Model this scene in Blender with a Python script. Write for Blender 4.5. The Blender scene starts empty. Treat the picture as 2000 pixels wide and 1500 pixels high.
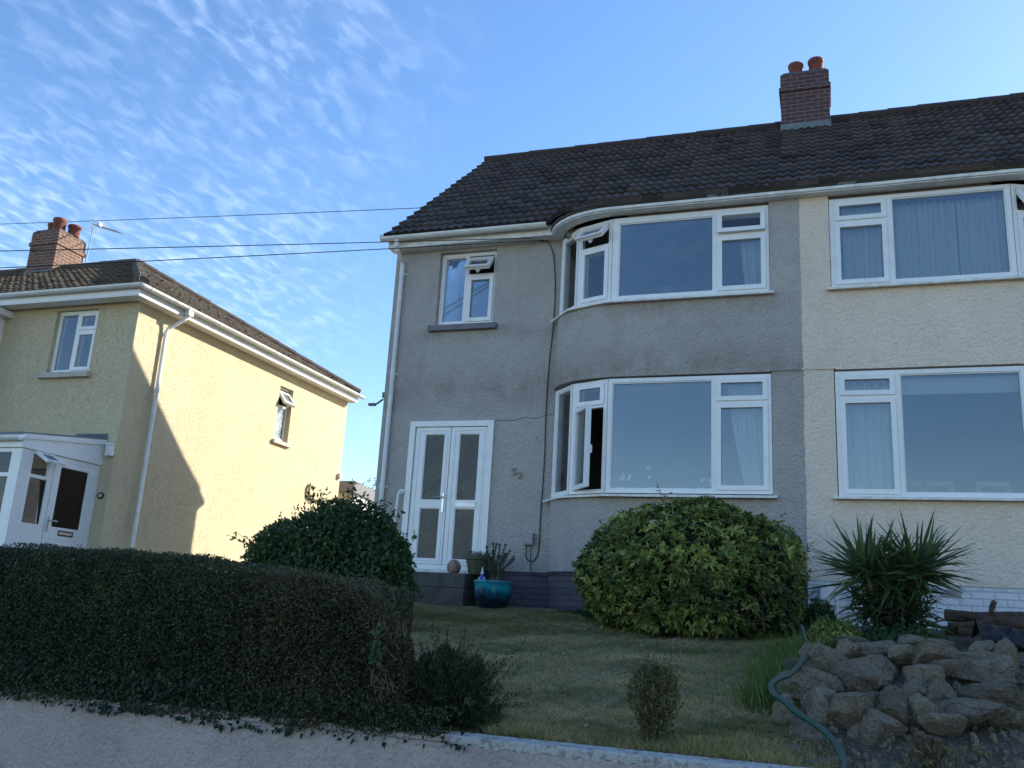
import bpy, bmesh, math, random
import numpy as np
from mathutils import Vector, Matrix
R = math.radians
scn = bpy.context.scene
col = scn.collection

# ------------------------------------------------------------------ camera
cam_d = bpy.data.cameras.new("camera")
cam = bpy.data.objects.new("camera", cam_d)
col.objects.link(cam)
yaw, pitch, roll = R(-19.657), R(14.459), R(3.3265)
fw = Vector((math.cos(pitch)*math.sin(yaw), math.cos(pitch)*math.cos(yaw), math.sin(pitch)))
r0 = Vector((math.cos(yaw), -math.sin(yaw), 0)); u0 = r0.cross(fw)
rr = math.cos(roll)*r0 + math.sin(roll)*u0
uu = -math.sin(roll)*r0 + math.cos(roll)*u0
m = Matrix((rr, uu, -fw)).transposed().to_4x4()
cam.matrix_world = m
cam_d.sensor_width = 36; cam_d.lens = 36*1774.1/2000
cam_d.clip_start = 0.05; cam_d.clip_end = 3000
scn.camera = cam

# ------------------------------------------------------------------ sky, sun, exposure
SUN_EL, SUN_AZ = 28.1, 44.2          # azimuth measured from +Y towards +X
world = bpy.data.worlds.new("World"); scn.world = world; world.use_nodes = True
nt = world.node_tree; N = nt.nodes; Lk = nt.links
bg = N['Background']; bg.inputs['Strength'].default_value = 0.15
sky = N.new('ShaderNodeTexSky'); sky.sky_type = 'NISHITA'; sky.sun_disc = False
sky.sun_elevation = R(SUN_EL); sky.sun_rotation = R(SUN_AZ)
sky.air_density = 1.0; sky.dust_density = 0.3; sky.ozone_density = 2.2; sky.altitude = 50
tc = N.new('ShaderNodeTexCoord')
sep = N.new('ShaderNodeSeparateXYZ'); Lk.new(tc.outputs['Generated'], sep.inputs[0])
def wm(op, a, b=None, c=None):
    n = N.new('ShaderNodeMath'); n.operation = op
    for i, v in enumerate((a, b, c)):
        if v is None: continue
        if isinstance(v, (int, float)): n.inputs[i].default_value = v
        else: Lk.new(v, n.inputs[i])
    return n.outputs[0]
zz = wm('MAXIMUM', wm('ADD', sep.outputs[2], 0.06), 0.02)
cu = wm('DIVIDE', sep.outputs[0], zz); cv = wm('DIVIDE', sep.outputs[1], zz)
comb = N.new('ShaderNodeCombineXYZ'); Lk.new(cu, comb.inputs[0]); Lk.new(cv, comb.inputs[1])
def cmap(rz, sc, loc=(0, 0, 0)):
    mp = N.new('ShaderNodeMapping'); mp.inputs['Rotation'].default_value = (0, 0, R(rz))
    mp.inputs['Scale'].default_value = sc; mp.inputs['Location'].default_value = loc
    Lk.new(comb.outputs[0], mp.inputs[0]); return mp.outputs[0]
def wnoise(vec, scale, det, rough, dist=0):
    n = N.new('ShaderNodeTexNoise'); n.inputs['Scale'].default_value = scale
    n.inputs['Detail'].default_value = det; n.inputs['Roughness'].default_value = rough
    n.inputs['Distortion'].default_value = dist; Lk.new(vec, n.inputs['Vector']); return n.outputs[0]
def wramp(v, a, b):
    n = N.new('ShaderNodeMapRange'); n.interpolation_type = 'SMOOTHSTEP'
    n.inputs[1].default_value = a; n.inputs[2].default_value = b; Lk.new(v, n.inputs[0]); return n.outputs[0]
flecks = wramp(wnoise(cmap(14, (1.9, 1.0, 1)), 13.5, 5, .5, .5), .42, .74)
streak = wramp(wnoise(cmap(52, (2.2, 1.0, 1)), 5.5, 6, .6, .7), .38, .80)
broad = wramp(wnoise(cmap(0, (1, 1, 1), (3.1, 1.7, 0)), 1.3, 4, .6), .34, .62)
# cloud field lies to the left of the houses: fade with azimuth and upwards
az = wm('DIVIDE', sep.outputs[0], wm('MAXIMUM', sep.outputs[1], .05))
side = wm('SUBTRACT', 1.0, wramp(wm('ADD', az, wm('MULTIPLY', wm('SUBTRACT', wnoise(comb.outputs[0], 1.3, 3, .5), .5), .6)), -.86, -.42))
alp = wm('ADD', wm('MULTIPLY', flecks, .40), wm('MULTIPLY', streak, .20))
alp = wm('MULTIPLY', wm('MULTIPLY', wm('MULTIPLY', alp, wm('ADD', wm('MULTIPLY', wramp(sep.outputs[1], -.1, .15), .75), .25)), wm('ADD', wm('MULTIPLY', broad, .72), .28)), side)
alp = wm('MINIMUM', alp, .85)
mixc = N.new('ShaderNodeMixRGB'); Lk.new(alp, mixc.inputs[0])
hsv = N.new('ShaderNodeHueSaturation'); hsv.inputs['Saturation'].default_value = 1.16; hsv.inputs['Hue'].default_value = .503; hsv.inputs['Value'].default_value = .88
Lk.new(sky.outputs[0], hsv.inputs['Color'])
Lk.new(hsv.outputs[0], mixc.inputs[1]); mixc.inputs[2].default_value = (3.4, 4.2, 5.6, 1)
Lk.new(mixc.outputs[0], bg.inputs[0])

sl = bpy.data.lights.new("sun", 'SUN'); sl.energy = 4.6; sl.angle = R(0.5); sl.color = (1.0, .94, .80)
sun = bpy.data.objects.new("sun", sl); col.objects.link(sun)
sd = Vector((math.sin(R(SUN_AZ))*math.cos(R(SUN_EL)), math.cos(R(SUN_AZ))*math.cos(R(SUN_EL)), math.sin(R(SUN_EL))))
sun.rotation_euler = sd.to_track_quat('Z', 'Y').to_euler()
sun.location = sd*40
scn.view_settings.view_transform = 'Standard'; scn.view_settings.look = 'None'
scn.view_settings.exposure = 1.12; scn.view_settings.gamma = 1
scn.render.engine = 'CYCLES'
scn.cycles.max_bounces = 8; scn.cycles.transparent_max_bounces = 16

# ------------------------------------------------------------------ material helpers
class Mat:
    def __init__(s, name, rough=.8):
        s.m = bpy.data.materials.new(name); s.m.use_nodes = True
        s.n = s.m.node_tree.nodes; s.l = s.m.node_tree.links
        s.b = s.n['Principled BSDF']; s.b.inputs['Roughness'].default_value = rough
        s.tc = s.n.new('ShaderNodeTexCoord').outputs['Object']
    def mp(s, scale=(1, 1, 1), rot=(0, 0, 0)):
        n = s.n.new('ShaderNodeMapping'); n.inputs['Scale'].default_value = scale; n.inputs['Rotation'].default_value = rot
        s.l.new(s.tc, n.inputs[0]); return n.outputs[0]
    def noise(s, scale, det=3, rough=.5, vec=None, dist=0):
        n = s.n.new('ShaderNodeTexNoise'); n.inputs['Scale'].default_value = scale
        n.inputs['Detail'].default_value = det; n.inputs['Roughness'].default_value = rough
        n.inputs['Distortion'].default_value = dist
        s.l.new(vec or s.tc, n.inputs['Vector']); return n.outputs[0]
    def voro(s, scale, feat='F1', vec=None, out='Distance'):
        n = s.n.new('ShaderNodeTexVoronoi'); n.feature = feat; n.inputs['Scale'].default_value = scale
        s.l.new(vec or s.tc, n.inputs['Vector']); return n.outputs[out]
    def rng(s, v, a, b, c=0, d=1):
        n = s.n.new('ShaderNodeMapRange'); n.inputs[1].default_value = a; n.inputs[2].default_value = b
        n.inputs[3].default_value = c; n.inputs[4].default_value = d; s.l.new(v, n.inputs[0]); return n.outputs[0]
    def mth(s, op, a, b):
        n = s.n.new('ShaderNodeMath'); n.operation = op
        for i, v in enumerate((a, b)):
            if isinstance(v, (int, float)): n.inputs[i].default_value = v
            else: s.l.new(v, n.inputs[i])
        return n.outputs[0]
    def mix(s, f, a, b, mode='MIX'):
        n = s.n.new('ShaderNodeMixRGB'); n.blend_type = mode
        if isinstance(f, (int, float)): n.inputs[0].default_value = f
        else: s.l.new(f, n.inputs[0])
        for i, v in ((1, a), (2, b)):
            if isinstance(v, (tuple, list)): n.inputs[i].default_value = (*v[:3], 1)
            else: s.l.new(v, n.inputs[i])
        return n.outputs[0]
    def attr(s, name='tint'):
        n = s.n.new('ShaderNodeAttribute'); n.attribute_name = name; return n.outputs['Fac']
    def ramp(s, v, stops):
        n = s.n.new('ShaderNodeValToRGB'); e = n.color_ramp.elements
        while len(e) > 1: e.remove(e[0])
        e[0].position = stops[0][0]; e[0].color = (*stops[0][1], 1)
        for p, c in stops[1:]:
            q = e.new(p); q.color = (*c, 1)
        s.l.new(v, n.inputs[0]); return n.outputs[0]
    def color(s, c):
        if isinstance(c, (tuple, list)): s.b.inputs['Base Color'].default_value = (*c[:3], 1)
        else: s.l.new(c, s.b.inputs['Base Color'])
        return s
    def bump(s, h, dist=.01, strength=1, prev=None):
        n = s.n.new('ShaderNodeBump'); n.inputs['Distance'].default_value = dist; n.inputs['Strength'].default_value = strength
        s.l.new(h, n.inputs['Height'])
        if prev is not None: s.l.new(prev, n.inputs['Normal'])
        s.l.new(n.outputs[0], s.b.inputs['Normal']); return n.outputs[0]

def mat_render(name, c1, c2, c3, scale=34, dist=.012, pits=0.0, stain=.5, stainz=None):
    a = Mat(name, .92)
    big = a.rng(a.noise(.9, 4, .6), .35, .7)
    c = a.mix(big, c1, c2)
    mot = a.rng(a.noise(7, 5, .65), .5, .78, 0, stain)
    c = a.mix(mot, c, c3)
    stv = a.rng(a.noise(2.4, 6, .7, a.mp((1, 1, .22))), .52, .8, 0, stain)
    c = a.mix(stv, c, c3)
    n1 = a.noise(scale, 4, .62, dist=.6)
    v = a.voro(scale*1.25, 'SMOOTH_F1')
    h = a.mth('ADD', a.mth('MULTIPLY', n1, .9), a.mth('MULTIPLY', v, -.6))
    if pits:
        p = a.rng(a.noise(scale*.9, 3, .7, a.mp((1, 1, 1), (.3, .2, .7))), .36, .45)
        c = a.mix(a.mth('SUBTRACT', 1.0, a.rng(p, 0, 1, 1-pits, 1)), c, c3)
        h = a.mth('ADD', h, a.mth('MULTIPLY', p, .8))
    if stainz:
        g = a.n.new('ShaderNodeSeparateXYZ'); a.l.new(a.tc, g.inputs[0])
        for z0, dz, amt in stainz:                      # damp and dirt bands at a height on the wall
            d = a.mth('ABSOLUTE', a.mth('SUBTRACT', a.mth('ADD', g.outputs[2], a.mth('MULTIPLY', a.noise(3, 4, .6), .25)), z0+.125), 0)
            f = a.mth('MULTIPLY', a.rng(d, 0, dz, amt, 0), a.rng(a.noise(1.7, 5, .7), .38, .62))
            c = a.mix(f, c, c3)
    a.color(c); b = a.bump(h, dist, 1.0); a.bump(a.noise(3.5, 2, .5), .03, .35, b)
    return a.m

M = {}
M['grey'] = mat_render('grey_roughcast', (.405, .375, .350), (.475, .440, .405), (.27, .22, .195), 28, .028, stain=.35, stainz=[(3.0, .42, .85), (.50, .4, .45), (3.80, .16, .5)])
M['cream'] = mat_render('cream_roughcast', (.76, .635, .515), (.82, .695, .57), (.46, .37, .29), 30, .026, stain=.25)
M['yellow'] = mat_render('yellow_roughcast', (.83, .68, .44), (.88, .74, .49), (.48, .39, .26), 80, .024, pits=.4, stain=.28)
M['wallrender'] = mat_render('mauve_render', (.42, .345, .31), (.49, .405, .36), (.25, .20, .18), 42, .022, stain=.5)

def mat_plain(name, c, rough=.5, var=.12, sc=6, bumpd=0, bsc=30, spec=None, metal=0):
    a = Mat(name, rough)
    d = tuple(x*(1-var*2.2) for x in c)
    cc = a.mix(a.rng(a.noise(sc, 5, .65), .4, .75), c, d)
    a.color(cc)
    if bumpd: a.bump(a.noise(bsc, 4, .6), bumpd)
    if spec is not None: a.b.inputs['Specular IOR Level'].default_value = spec
    a.b.inputs['Metallic'].default_value = metal
    return a.m
M['upvc'] = mat_plain('white_plastic_frame', (.80, .795, .785), .32, .045, 7)
M['upvc_old'] = mat_plain('weathered_white_paint', (.78, .76, .72), .45, .16, 9, .001, 60)
M['gutter'] = mat_plain('white_gutter_plastic', (.72, .72, .70), .35, .10, 5)
M['sill_grey'] = mat_plain('grey_painted_sill', (.17, .16, .18), .7, .15, 8, .003)
M['sill_cream'] = mat_plain('stone_sill', (.52, .48, .40), .8, .15, 8, .004)
M['metal'] = mat_plain('chrome_metal', (.6, .6, .6), .25, .1, 5, metal=1)
M['dark_metal'] = mat_plain('dark_metal', (.08, .08, .085), .45, .1)
M['alu'] = mat_plain('aluminium', (.5, .5, .52), .35, .1, metal=.9)
M['black_plastic'] = mat_plain('black_plastic', (.012, .012, .014), .4, .1)
M['sheet_black'] = mat_plain('black_sheeting', (.010, .010, .011), .6, .2, 12, .02, 22)
M['cable'] = mat_plain('cable_black', (.02, .02, .02), .6, .1)
M['pot_red'] = mat_plain('terracotta', (.20, .055, .038), .8, .25, 9, .004)
M['rubber'] = mat_plain('rubber_seal', (.03, .03, .03), .6, .05)
M['concrete'] = mat_plain('dark_concrete', (.10, .09, .085), .9, .3, 5, .012, 26)
M['lead'] = mat_plain('lead_flashing', (.17, .20, .22), .6, .25, 12, .008, 25)
M['interior'] = mat_plain('room_plaster', (.20, .18, .16), .9, .05)
M['roomwood'] = mat_plain('pale_wood', (.45, .30, .14), .5, .2, 12)
M['wood_brown'] = mat_plain('brown_wood', (.20, .11, .06), .5, .25, 14)
M['felt'] = mat_plain('roof_underside', (.03, .03, .03), .9, .1)
M['pot_green'] = mat_plain('weathered_green_pot', (.10, .10, .055), .75, .25, 12, .003)
M['soil'] = mat_plain('dark_soil', (.045, .036, .028), .95, .3, 14, .03, 30)
M['gnomeblue'] = mat_plain('blue_glaze', (.03, .07, .35), .25, .1)
M['white'] = mat_plain('white_ceramic', (.75, .74, .72), .4, .08)
M['shell'] = mat_plain('buff_stone', (.36, .24, .17), .8, .35, 25, .01, 30)
M['digit'] = mat_plain('worn_brass_digit', (.30, .235, .185), .6, .2, 40)
M['beige'] = mat_plain('beige_plastic', (.42, .35, .22), .5, .12)
M['meter'] = mat_plain('grey_plastic_box', (.33, .31, .31), .5, .15, 12)

def mat_curtain(name, c):
    a = Mat(name, .9); a.color(c)
    tr = a.n.new('ShaderNodeBsdfTranslucent'); tr.inputs[0].default_value = (*c, 1)
    mx = a.n.new('ShaderNodeMixShader'); mx.inputs[0].default_value = .25
    a.l.new(a.b.outputs[0], mx.inputs[1]); a.l.new(tr.outputs[0], mx.inputs[2])
    a.l.new(mx.outputs[0], a.n['Material Output'].inputs[0]); return a.m
M['curtain'] = mat_curtain('pale_curtain', (.80, .80, .78))
M['curtain_blue'] = mat_curtain('blue_curtain', (.42, .55, .68))

def mat_glass(name, tint=(.84, .88, .90), ior=1.9, wav=0.0, obscure=0.0, body=None):
    a = Mat(name)
    fr = a.n.new('ShaderNodeFresnel'); fr.inputs[0].default_value = ior
    tp = a.n.new('ShaderNodeBsdfTransparent'); tp.inputs[0].default_value = (*tint, 1)
    gl = a.n.new('ShaderNodeBsdfGlossy'); gl.inputs['Roughness'].default_value = .002 if not obscure else .12
    gl.inputs[0].default_value = (.95, .97, 1, 1)
    base = tp.outputs[0]
    if obscure:
        a.b.inputs['Roughness'].default_value = .35
        vv = a.mp((1, 1, 1.6)); nz = a.rng(a.noise(26, 4, .7, vv, 1.2), .36, .66); n2 = a.rng(a.noise(3, 3, .6), .4, .65)
        dk = tuple(x*.18 for x in body); a.color(a.mix(a.mth('MULTIPLY', nz, n2), dk, tuple(x*1.9 for x in body))); m2 = a.n.new('ShaderNodeMixShader'); m2.inputs[0].default_value = obscure
        a.l.new(tp.outputs[0], m2.inputs[1]); a.l.new(a.b.outputs[0], m2.inputs[2]); base = m2.outputs[0]
    if wav:
        bp = a.n.new('ShaderNodeBump'); bp.inputs['Distance'].default_value = wav
        a.l.new(a.noise(14 if obscure else 1.6, 3, .5, a.mp((1, 1, 3)) if obscure else None), bp.inputs['Height'])
        a.l.new(bp.outputs[0], gl.inputs['Normal']); a.l.new(bp.outputs[0], fr.inputs['Normal'])
    mx = a.n.new('ShaderNodeMixShader')
    a.l.new(fr.outputs[0], mx.inputs[0]); a.l.new(base, mx.inputs[1]); a.l.new(gl.outputs[0], mx.inputs[2])
    a.l.new(mx.outputs[0], a.n['Material Output'].inputs[0]); return a.m
M['glass'] = mat_glass('window_glass', wav=.0012)
M['glass_frost'] = mat_glass('frosted_glass', ior=1.5, wav=.002, obscure=.9, body=(.30, .36, .38))
M['glass_clear'] = mat_glass('porch_glass', ior=1.45)
M['glass_door'] = mat_glass('patterned_reflection_glass', ior=1.36, wav=.012, obscure=.85, body=(.034, .034, .017))  # olive mottling in the pane colour stands in for reflected trees and hedge

def mat_tiles(name, dark, mid, moss, lich):
    a = Mat(name, .88)
    t = a.attr('tint')
    c = a.mix(t, dark, mid)
    c = a.mix(a.rng(a.noise(1.3, 5, .7), .5, .72, 0, .8), c, moss)
    c = a.mix(a.rng(a.noise(16, 5, .75), .60, .72, 0, .7), c, lich)
    a.color(c); a.bump(a.noise(70, 4, .7), .006); return a.m
M['tiles'] = mat_tiles('dark_concrete_tiles', (.028, .021, .022), (.086, .066, .062), (.055, .045, .030), (.16, .13, .11))
M['tiles_y'] = mat_tiles('brown_mossy_tiles', (.045, .035, .028), (.10, .075, .05), (.12, .085, .03), (.22, .17, .10))
M['hiptile'] = mat_tiles('ridge_tiles', (.07, .055, .045), (.12, .09, .07), (.09, .075, .04), (.2, .18, .14))

def mat_brick(name, c1, c2, mort, sc=1.0, bw=.225, bh=.075, ms=.012, rough=.85):
    a = Mat(name, rough)
    g = a.n.new('ShaderNodeSeparateXYZ'); a.l.new(a.tc, g.inputs[0])
    cb = a.n.new('ShaderNodeCombineXYZ')
    a.l.new(a.mth('ADD', g.outputs[0], g.outputs[1]), cb.inputs[0]); a.l.new(g.outputs[2], cb.inputs[1])
    b = a.n.new('ShaderNodeTexBrick'); b.inputs['Scale'].default_value = sc
    b.inputs['Brick Width'].default_value = bw; b.inputs['Row Height'].default_value = bh; b.inputs['Mortar Size'].default_value = ms*.5
    b.inputs['Mortar Smooth'].default_value = .3; b.inputs['Bias'].default_value = 0
    b.inputs['Color1'].default_value = (*c1, 1); b.inputs['Color2'].default_value = (*c2, 1); b.inputs['Mortar'].default_value = (*mort, 1)
    a.l.new(cb.outputs[0], b.inputs['Vector'])
    c = a.mix(a.rng(a.noise(9, 5, .7), .5, .75, 0, .55), b.outputs[0], tuple(x*.55 for x in c1))
    a.color(c)
    h = a.mth('ADD', a.mth('MULTIPLY', b.outputs['Fac'], -1.0), a.mth('MULTIPLY', a.noise(45, 4, .6), .5))
    a.bump(h, .008); return a.m
M['brick'] = mat_brick('red_brick', (.115, .045, .045), (.075, .038, .042), (.19, .165, .155), ms=.017)
M['brick_y'] = mat_brick('orange_brick', (.20, .085, .05), (.10, .048, .036), (.27, .22, .17), ms=.020)
M['brick_dark'] = mat_brick('dark_painted_brick', (.075, .065, .085), (.095, .08, .105), (.05, .045, .055))
M['brick_white'] = mat_brick('white_painted_brick', (.62, .62, .66), (.68, .68, .70), (.48, .48, .52))

def mat_leaf(name, stops, rough=.45, trans=.25, spec=.5):
    a = Mat(name, rough)
    t = a.attr('tint'); c = a.ramp(t, stops); a.color(c)
    a.b.inputs['Specular IOR Level'].default_value = spec
    tr = a.n.new('ShaderNodeBsdfTranslucent'); a.l.new(a.mix(1, c, (1.0, 1.0, .6), 'MULTIPLY'), tr.inputs[0])
    mx = a.n.new('ShaderNodeMixShader'); mx.inputs[0].default_value = trans
    a.l.new(a.b.outputs[0], mx.inputs[1]); a.l.new(tr.outputs[0], mx.inputs[2])
    a.l.new(mx.outputs[0], a.n['Material Output'].inputs[0]); return a.m
M['lf_hedge'] = mat_leaf('hedge_leaves', [(0, (.018, .028, .010)), (.5, (.038, .052, .016)), (.85, (.080, .095, .030)), (1, (.12, .10, .05))])
M['lf_hedge_brown'] = mat_leaf('browning_hedge_leaves', [(0, (.030, .030, .012)), (.45, (.065, .055, .020)), (.8, (.11, .085, .034)), (1, (.16, .12, .07))])
M['lf_laurel'] = mat_leaf('broad_green_leaves', [(0, (.014, .038, .014)), (.5, (.036, .080, .026)), (.9, (.075, .135, .04)), (1, (.12, .09, .04))], .5, .25, .35)
M['lf_rhodo'] = mat_leaf('glossy_yellow_green_leaves', [(0, (.028, .048, .016)), (.35, (.085, .125, .028)), (.7, (.24, .28, .06)), (.95, (.44, .43, .12)), (1, (.22, .06, .04))], .45, .25, .35)
M['lf_ivy'] = mat_leaf('ivy_leaves', [(0, (.012, .03, .014)), (.7, (.032, .055, .022)), (1, (.08, .13, .04))], .6, .25, .25)
M['lf_cord'] = mat_leaf('sword_leaves', [(0, (.035, .065, .026)), (.6, (.08, .13, .05)), (.9, (.16, .21, .09)), (1, (.25, .18, .09))], .4)
M['lf_grass'] = mat_leaf('grass_blades', [(0, (.11, .125, .04)), (.35, (.23, .22, .085)), (.7, (.42, .35, .18)), (1, (.62, .48, .30))], .6, .4, .25)
M['lf_longgrass'] = mat_leaf('long_grass_blades', [(0, (.05, .10, .02)), (.7, (.12, .20, .045)), (1, (.26, .28, .10))], .5, .35, .3)
M['lf_box'] = mat_leaf('dry_box_leaves', [(0, (.035, .045, .014)), (.5, (.085, .095, .026)), (.9, (.19, .18, .055)), (1, (.27, .21, .11))], .55)
M['lf_dark'] = mat_leaf('dark_needle_leaves', [(0, (.014, .026, .012)), (.7, (.032, .052, .022)), (1, (.10, .10, .04))], .6, .25, .3)
M['lf_rose'] = mat_leaf('rosemary_needles', [(0, (.03, .055, .03)), (.7, (.07, .11, .06)), (1, (.13, .17, .10))], .5)
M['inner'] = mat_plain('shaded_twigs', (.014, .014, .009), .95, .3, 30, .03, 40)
M['twig'] = mat_plain('pale_bare_twigs', (.17, .125, .085), .85, .3, 30)
M['bark'] = mat_plain('brown_bark', (.09, .06, .04), .9, .35, 22, .012, 30)

def mat_rock():
    a = Mat('garden_rock', .9)
    t = a.attr('tint')
    c = a.mix(t, (.26, .215, .155), (.50, .41, .29))
    c = a.mix(a.rng(a.noise(5, 6, .75), .45, .66, 0, .7), c, (.085, .065, .05))
    c = a.mix(a.rng(a.noise(9, 5, .75), .50, .64, 0, .6), c, (.30, .19, .10))
    c = a.mix(a.rng(a.noise(34, 4, .7), .62, .68, 0, .85), c, (.50, .48, .43))
    a.color(c)
    c = a.mix(a.rng(a.noise(55, 5, .8), .42, .62, 0, .55), c, (.06, .048, .036)); a.color(c); b = a.bump(a.noise(13, 7, .8), .09); a.bump(a.noise(60, 4, .7), .015, 1, b); return a.m
M['rock'] = mat_rock()
def mat_ground():
    a = Mat('lawn_soil', .97)
    n = a.noise(1.1, 5, .65); f = a.noise(26, 5, .7)
    c = a.mix(a.rng(n, .38, .62), (.17, .15, .07), (.32, .255, .15))
    c = a.mix(a.rng(f, .4, .7), c, (.07, .06, .035))
    a.color(c); a.bump(f, .02); return a.m
M['lawn'] = mat_ground()
def mat_bank():
    a = Mat('stony_soil', .97)
    f = a.noise(12, 6, .75)
    c = a.mix(a.rng(f, .35, .7), (.07, .052, .036), (.17, .13, .09))
    c = a.mix(a.rng(a.noise(60, 2, .5), .64, .68, 0, .9), c, (.30, .29, .27))
    a.color(c); b = a.bump(f, .06); a.bump(a.voro(55), .012, 1, b); return a.m
M['bank'] = mat_bank()
M['asphalt'] = mat_plain('asphalt', (.05, .05, .052), .9, .2, 20, .006, 120)
M['paving'] = mat_brick('paving_slabs', (.24, .23, .21), (.28, .26, .24), (.12, .12, .11), 1, .6, .6, .012)

# blue glazed pot: dark navy glaze with turquoise runs at the rim
a = Mat('blue_glazed_pot', .12)
g = a.n.new('ShaderNodeSeparateXYZ'); a.l.new(a.tc, g.inputs[0])
f = a.mth('ADD', g.outputs[2], a.mth('MULTIPLY', a.noise(5, 4, .6, a.mp((1, 1, .3))), .30))
a.color(a.ramp(f, [(.26, (.008, .014, .028)), (.36, (.010, .08, .13)), (.43, (.02, .30, .36)), (.50, (.03, .20, .24))])); M['bluepot'] = a.m
# ------------------------------------------------------------------ object helpers
def off_of(parent):
    v = Vector((0, 0, 0))
    while parent is not None:
        v = v + Vector(parent.location); parent = parent.parent
    return v
def link(name, me, mat, parent=None, origin=None, smooth=False):
    o = bpy.data.objects.new(name, me); col.objects.link(o)
    for mm in (mat if isinstance(mat, (list, tuple)) else [mat]): me.materials.append(mm)
    off = off_of(parent)
    if origin is not None:
        o.location = Vector(origin) - off; off = Vector(origin)
    me.transform(Matrix.Translation(-off))
    if parent is not None: o.parent = parent
    if smooth:
        me.polygons.foreach_set('use_smooth', [True]*len(me.polygons))
    return o
def obj(name, bm, mat, parent=None, origin=None, smooth=False, bevel=0):
    bmesh.ops.recalc_face_normals(bm, faces=bm.faces)
    me = bpy.data.meshes.new(name); bm.to_mesh(me); bm.free()
    o = link(name, me, mat, parent, origin, smooth)
    if bevel:
        b = o.modifiers.new('bevel', 'BEVEL'); b.width = bevel; b.segments = 2; b.limit_method = 'ANGLE'
    return o
def tag(o, label=None, cat=None, group=None, kind=None):
    if label: o['label'] = label
    if cat: o['category'] = cat
    if group: o['group'] = group
    if kind: o['kind'] = kind
    return o
def empty(name, loc, label, cat, group=None):
    o = bpy.data.objects.new(name, None); col.objects.link(o); o.location = loc; o.empty_display_size = .2
    return tag(o, label, cat, group)
def box(bm, x0, x1, y0, y1, z0, z1, mat=None):
    vs = [bm.verts.new(Vector(p)) for p in ((x0, y0, z0), (x1, y0, z0), (x1, y1, z0), (x0, y1, z0), (x0, y0, z1), (x1, y0, z1), (x1, y1, z1), (x0, y1, z1))]
    if mat is not None:
        for v in vs: v.co = mat @ v.co
    for f in ((0, 3, 2, 1), (4, 5, 6, 7), (0, 1, 5, 4), (1, 2, 6, 5), (2, 3, 7, 6), (3, 0, 4, 7)): bm.faces.new([vs[i] for i in f])
    return vs
def tube(bm, pts, r, seg=8, cap=True, sq=1.0):
    pts = [Vector(p) for p in pts]; rad = r if isinstance(r, (list, tuple)) else [r]*len(pts)
    prev = None; rings = []
    for i, p in enumerate(pts):
        t = (pts[min(i+1, len(pts)-1)] - pts[max(i-1, 0)]).normalized()
        if prev is None:
            a = Vector((0, 0, 1)) if abs(t.z) < .9 else Vector((1, 0, 0))
            s = t.cross(a).normalized()
        else: s = (prev - t*prev.dot(t)).normalized()
        prev = s; u = s.cross(t).normalized()
        rings.append([bm.verts.new(p + rad[i]*(math.cos(k*2*math.pi/seg)*s + sq*math.sin(k*2*math.pi/seg)*u)) for k in range(seg)])
    for a, b in zip(rings, rings[1:]):
        for k in range(seg): bm.faces.new((a[k], a[(k+1) % seg], b[(k+1) % seg], b[k]))
    if cap: bm.faces.new(rings[0][::-1]); bm.faces.new(rings[-1])
def sweep(bm, path, prof):
    """closed profile (a = outward to the right of travel, b = up) swept along a level path with mitred corners"""
    P = [Vector(p) for p in path]; rings = []
    for i, p in enumerate(P):
        d0 = (P[i]-P[i-1]) if i else (P[1]-P[0]); d1 = (P[i+1]-P[i]) if i < len(P)-1 else (P[-1]-P[-2])
        d0.z = 0; d1.z = 0; d0.normalize(); d1.normalize()
        t = (d0+d1).normalized(); s = Vector((t.y, -t.x, 0)); k = 1/max(.3, t.dot(d1))
        rings.append([bm.verts.new(p + s*a*k + Vector((0, 0, b))) for a, b in prof])
    n = len(prof)
    for a, b in zip(rings, rings[1:]):
        for k in range(n): bm.faces.new((a[k], a[(k+1) % n], b[(k+1) % n], b[k]))
    bm.faces.new(rings[0][::-1]); bm.faces.new(rings[-1])
class Pl:
    """upright plane: origin, direction along, outward normal"""
    def __init__(s, o, d):
        s.o = Vector(o); s.d = Vector(d).normalized(); s.n = s.d.cross(Vector((0, 0, 1))).normalized()
    def pt(s, a, z, n=0): return s.o + s.d*a + Vector((0, 0, z)) + s.n*n
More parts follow.
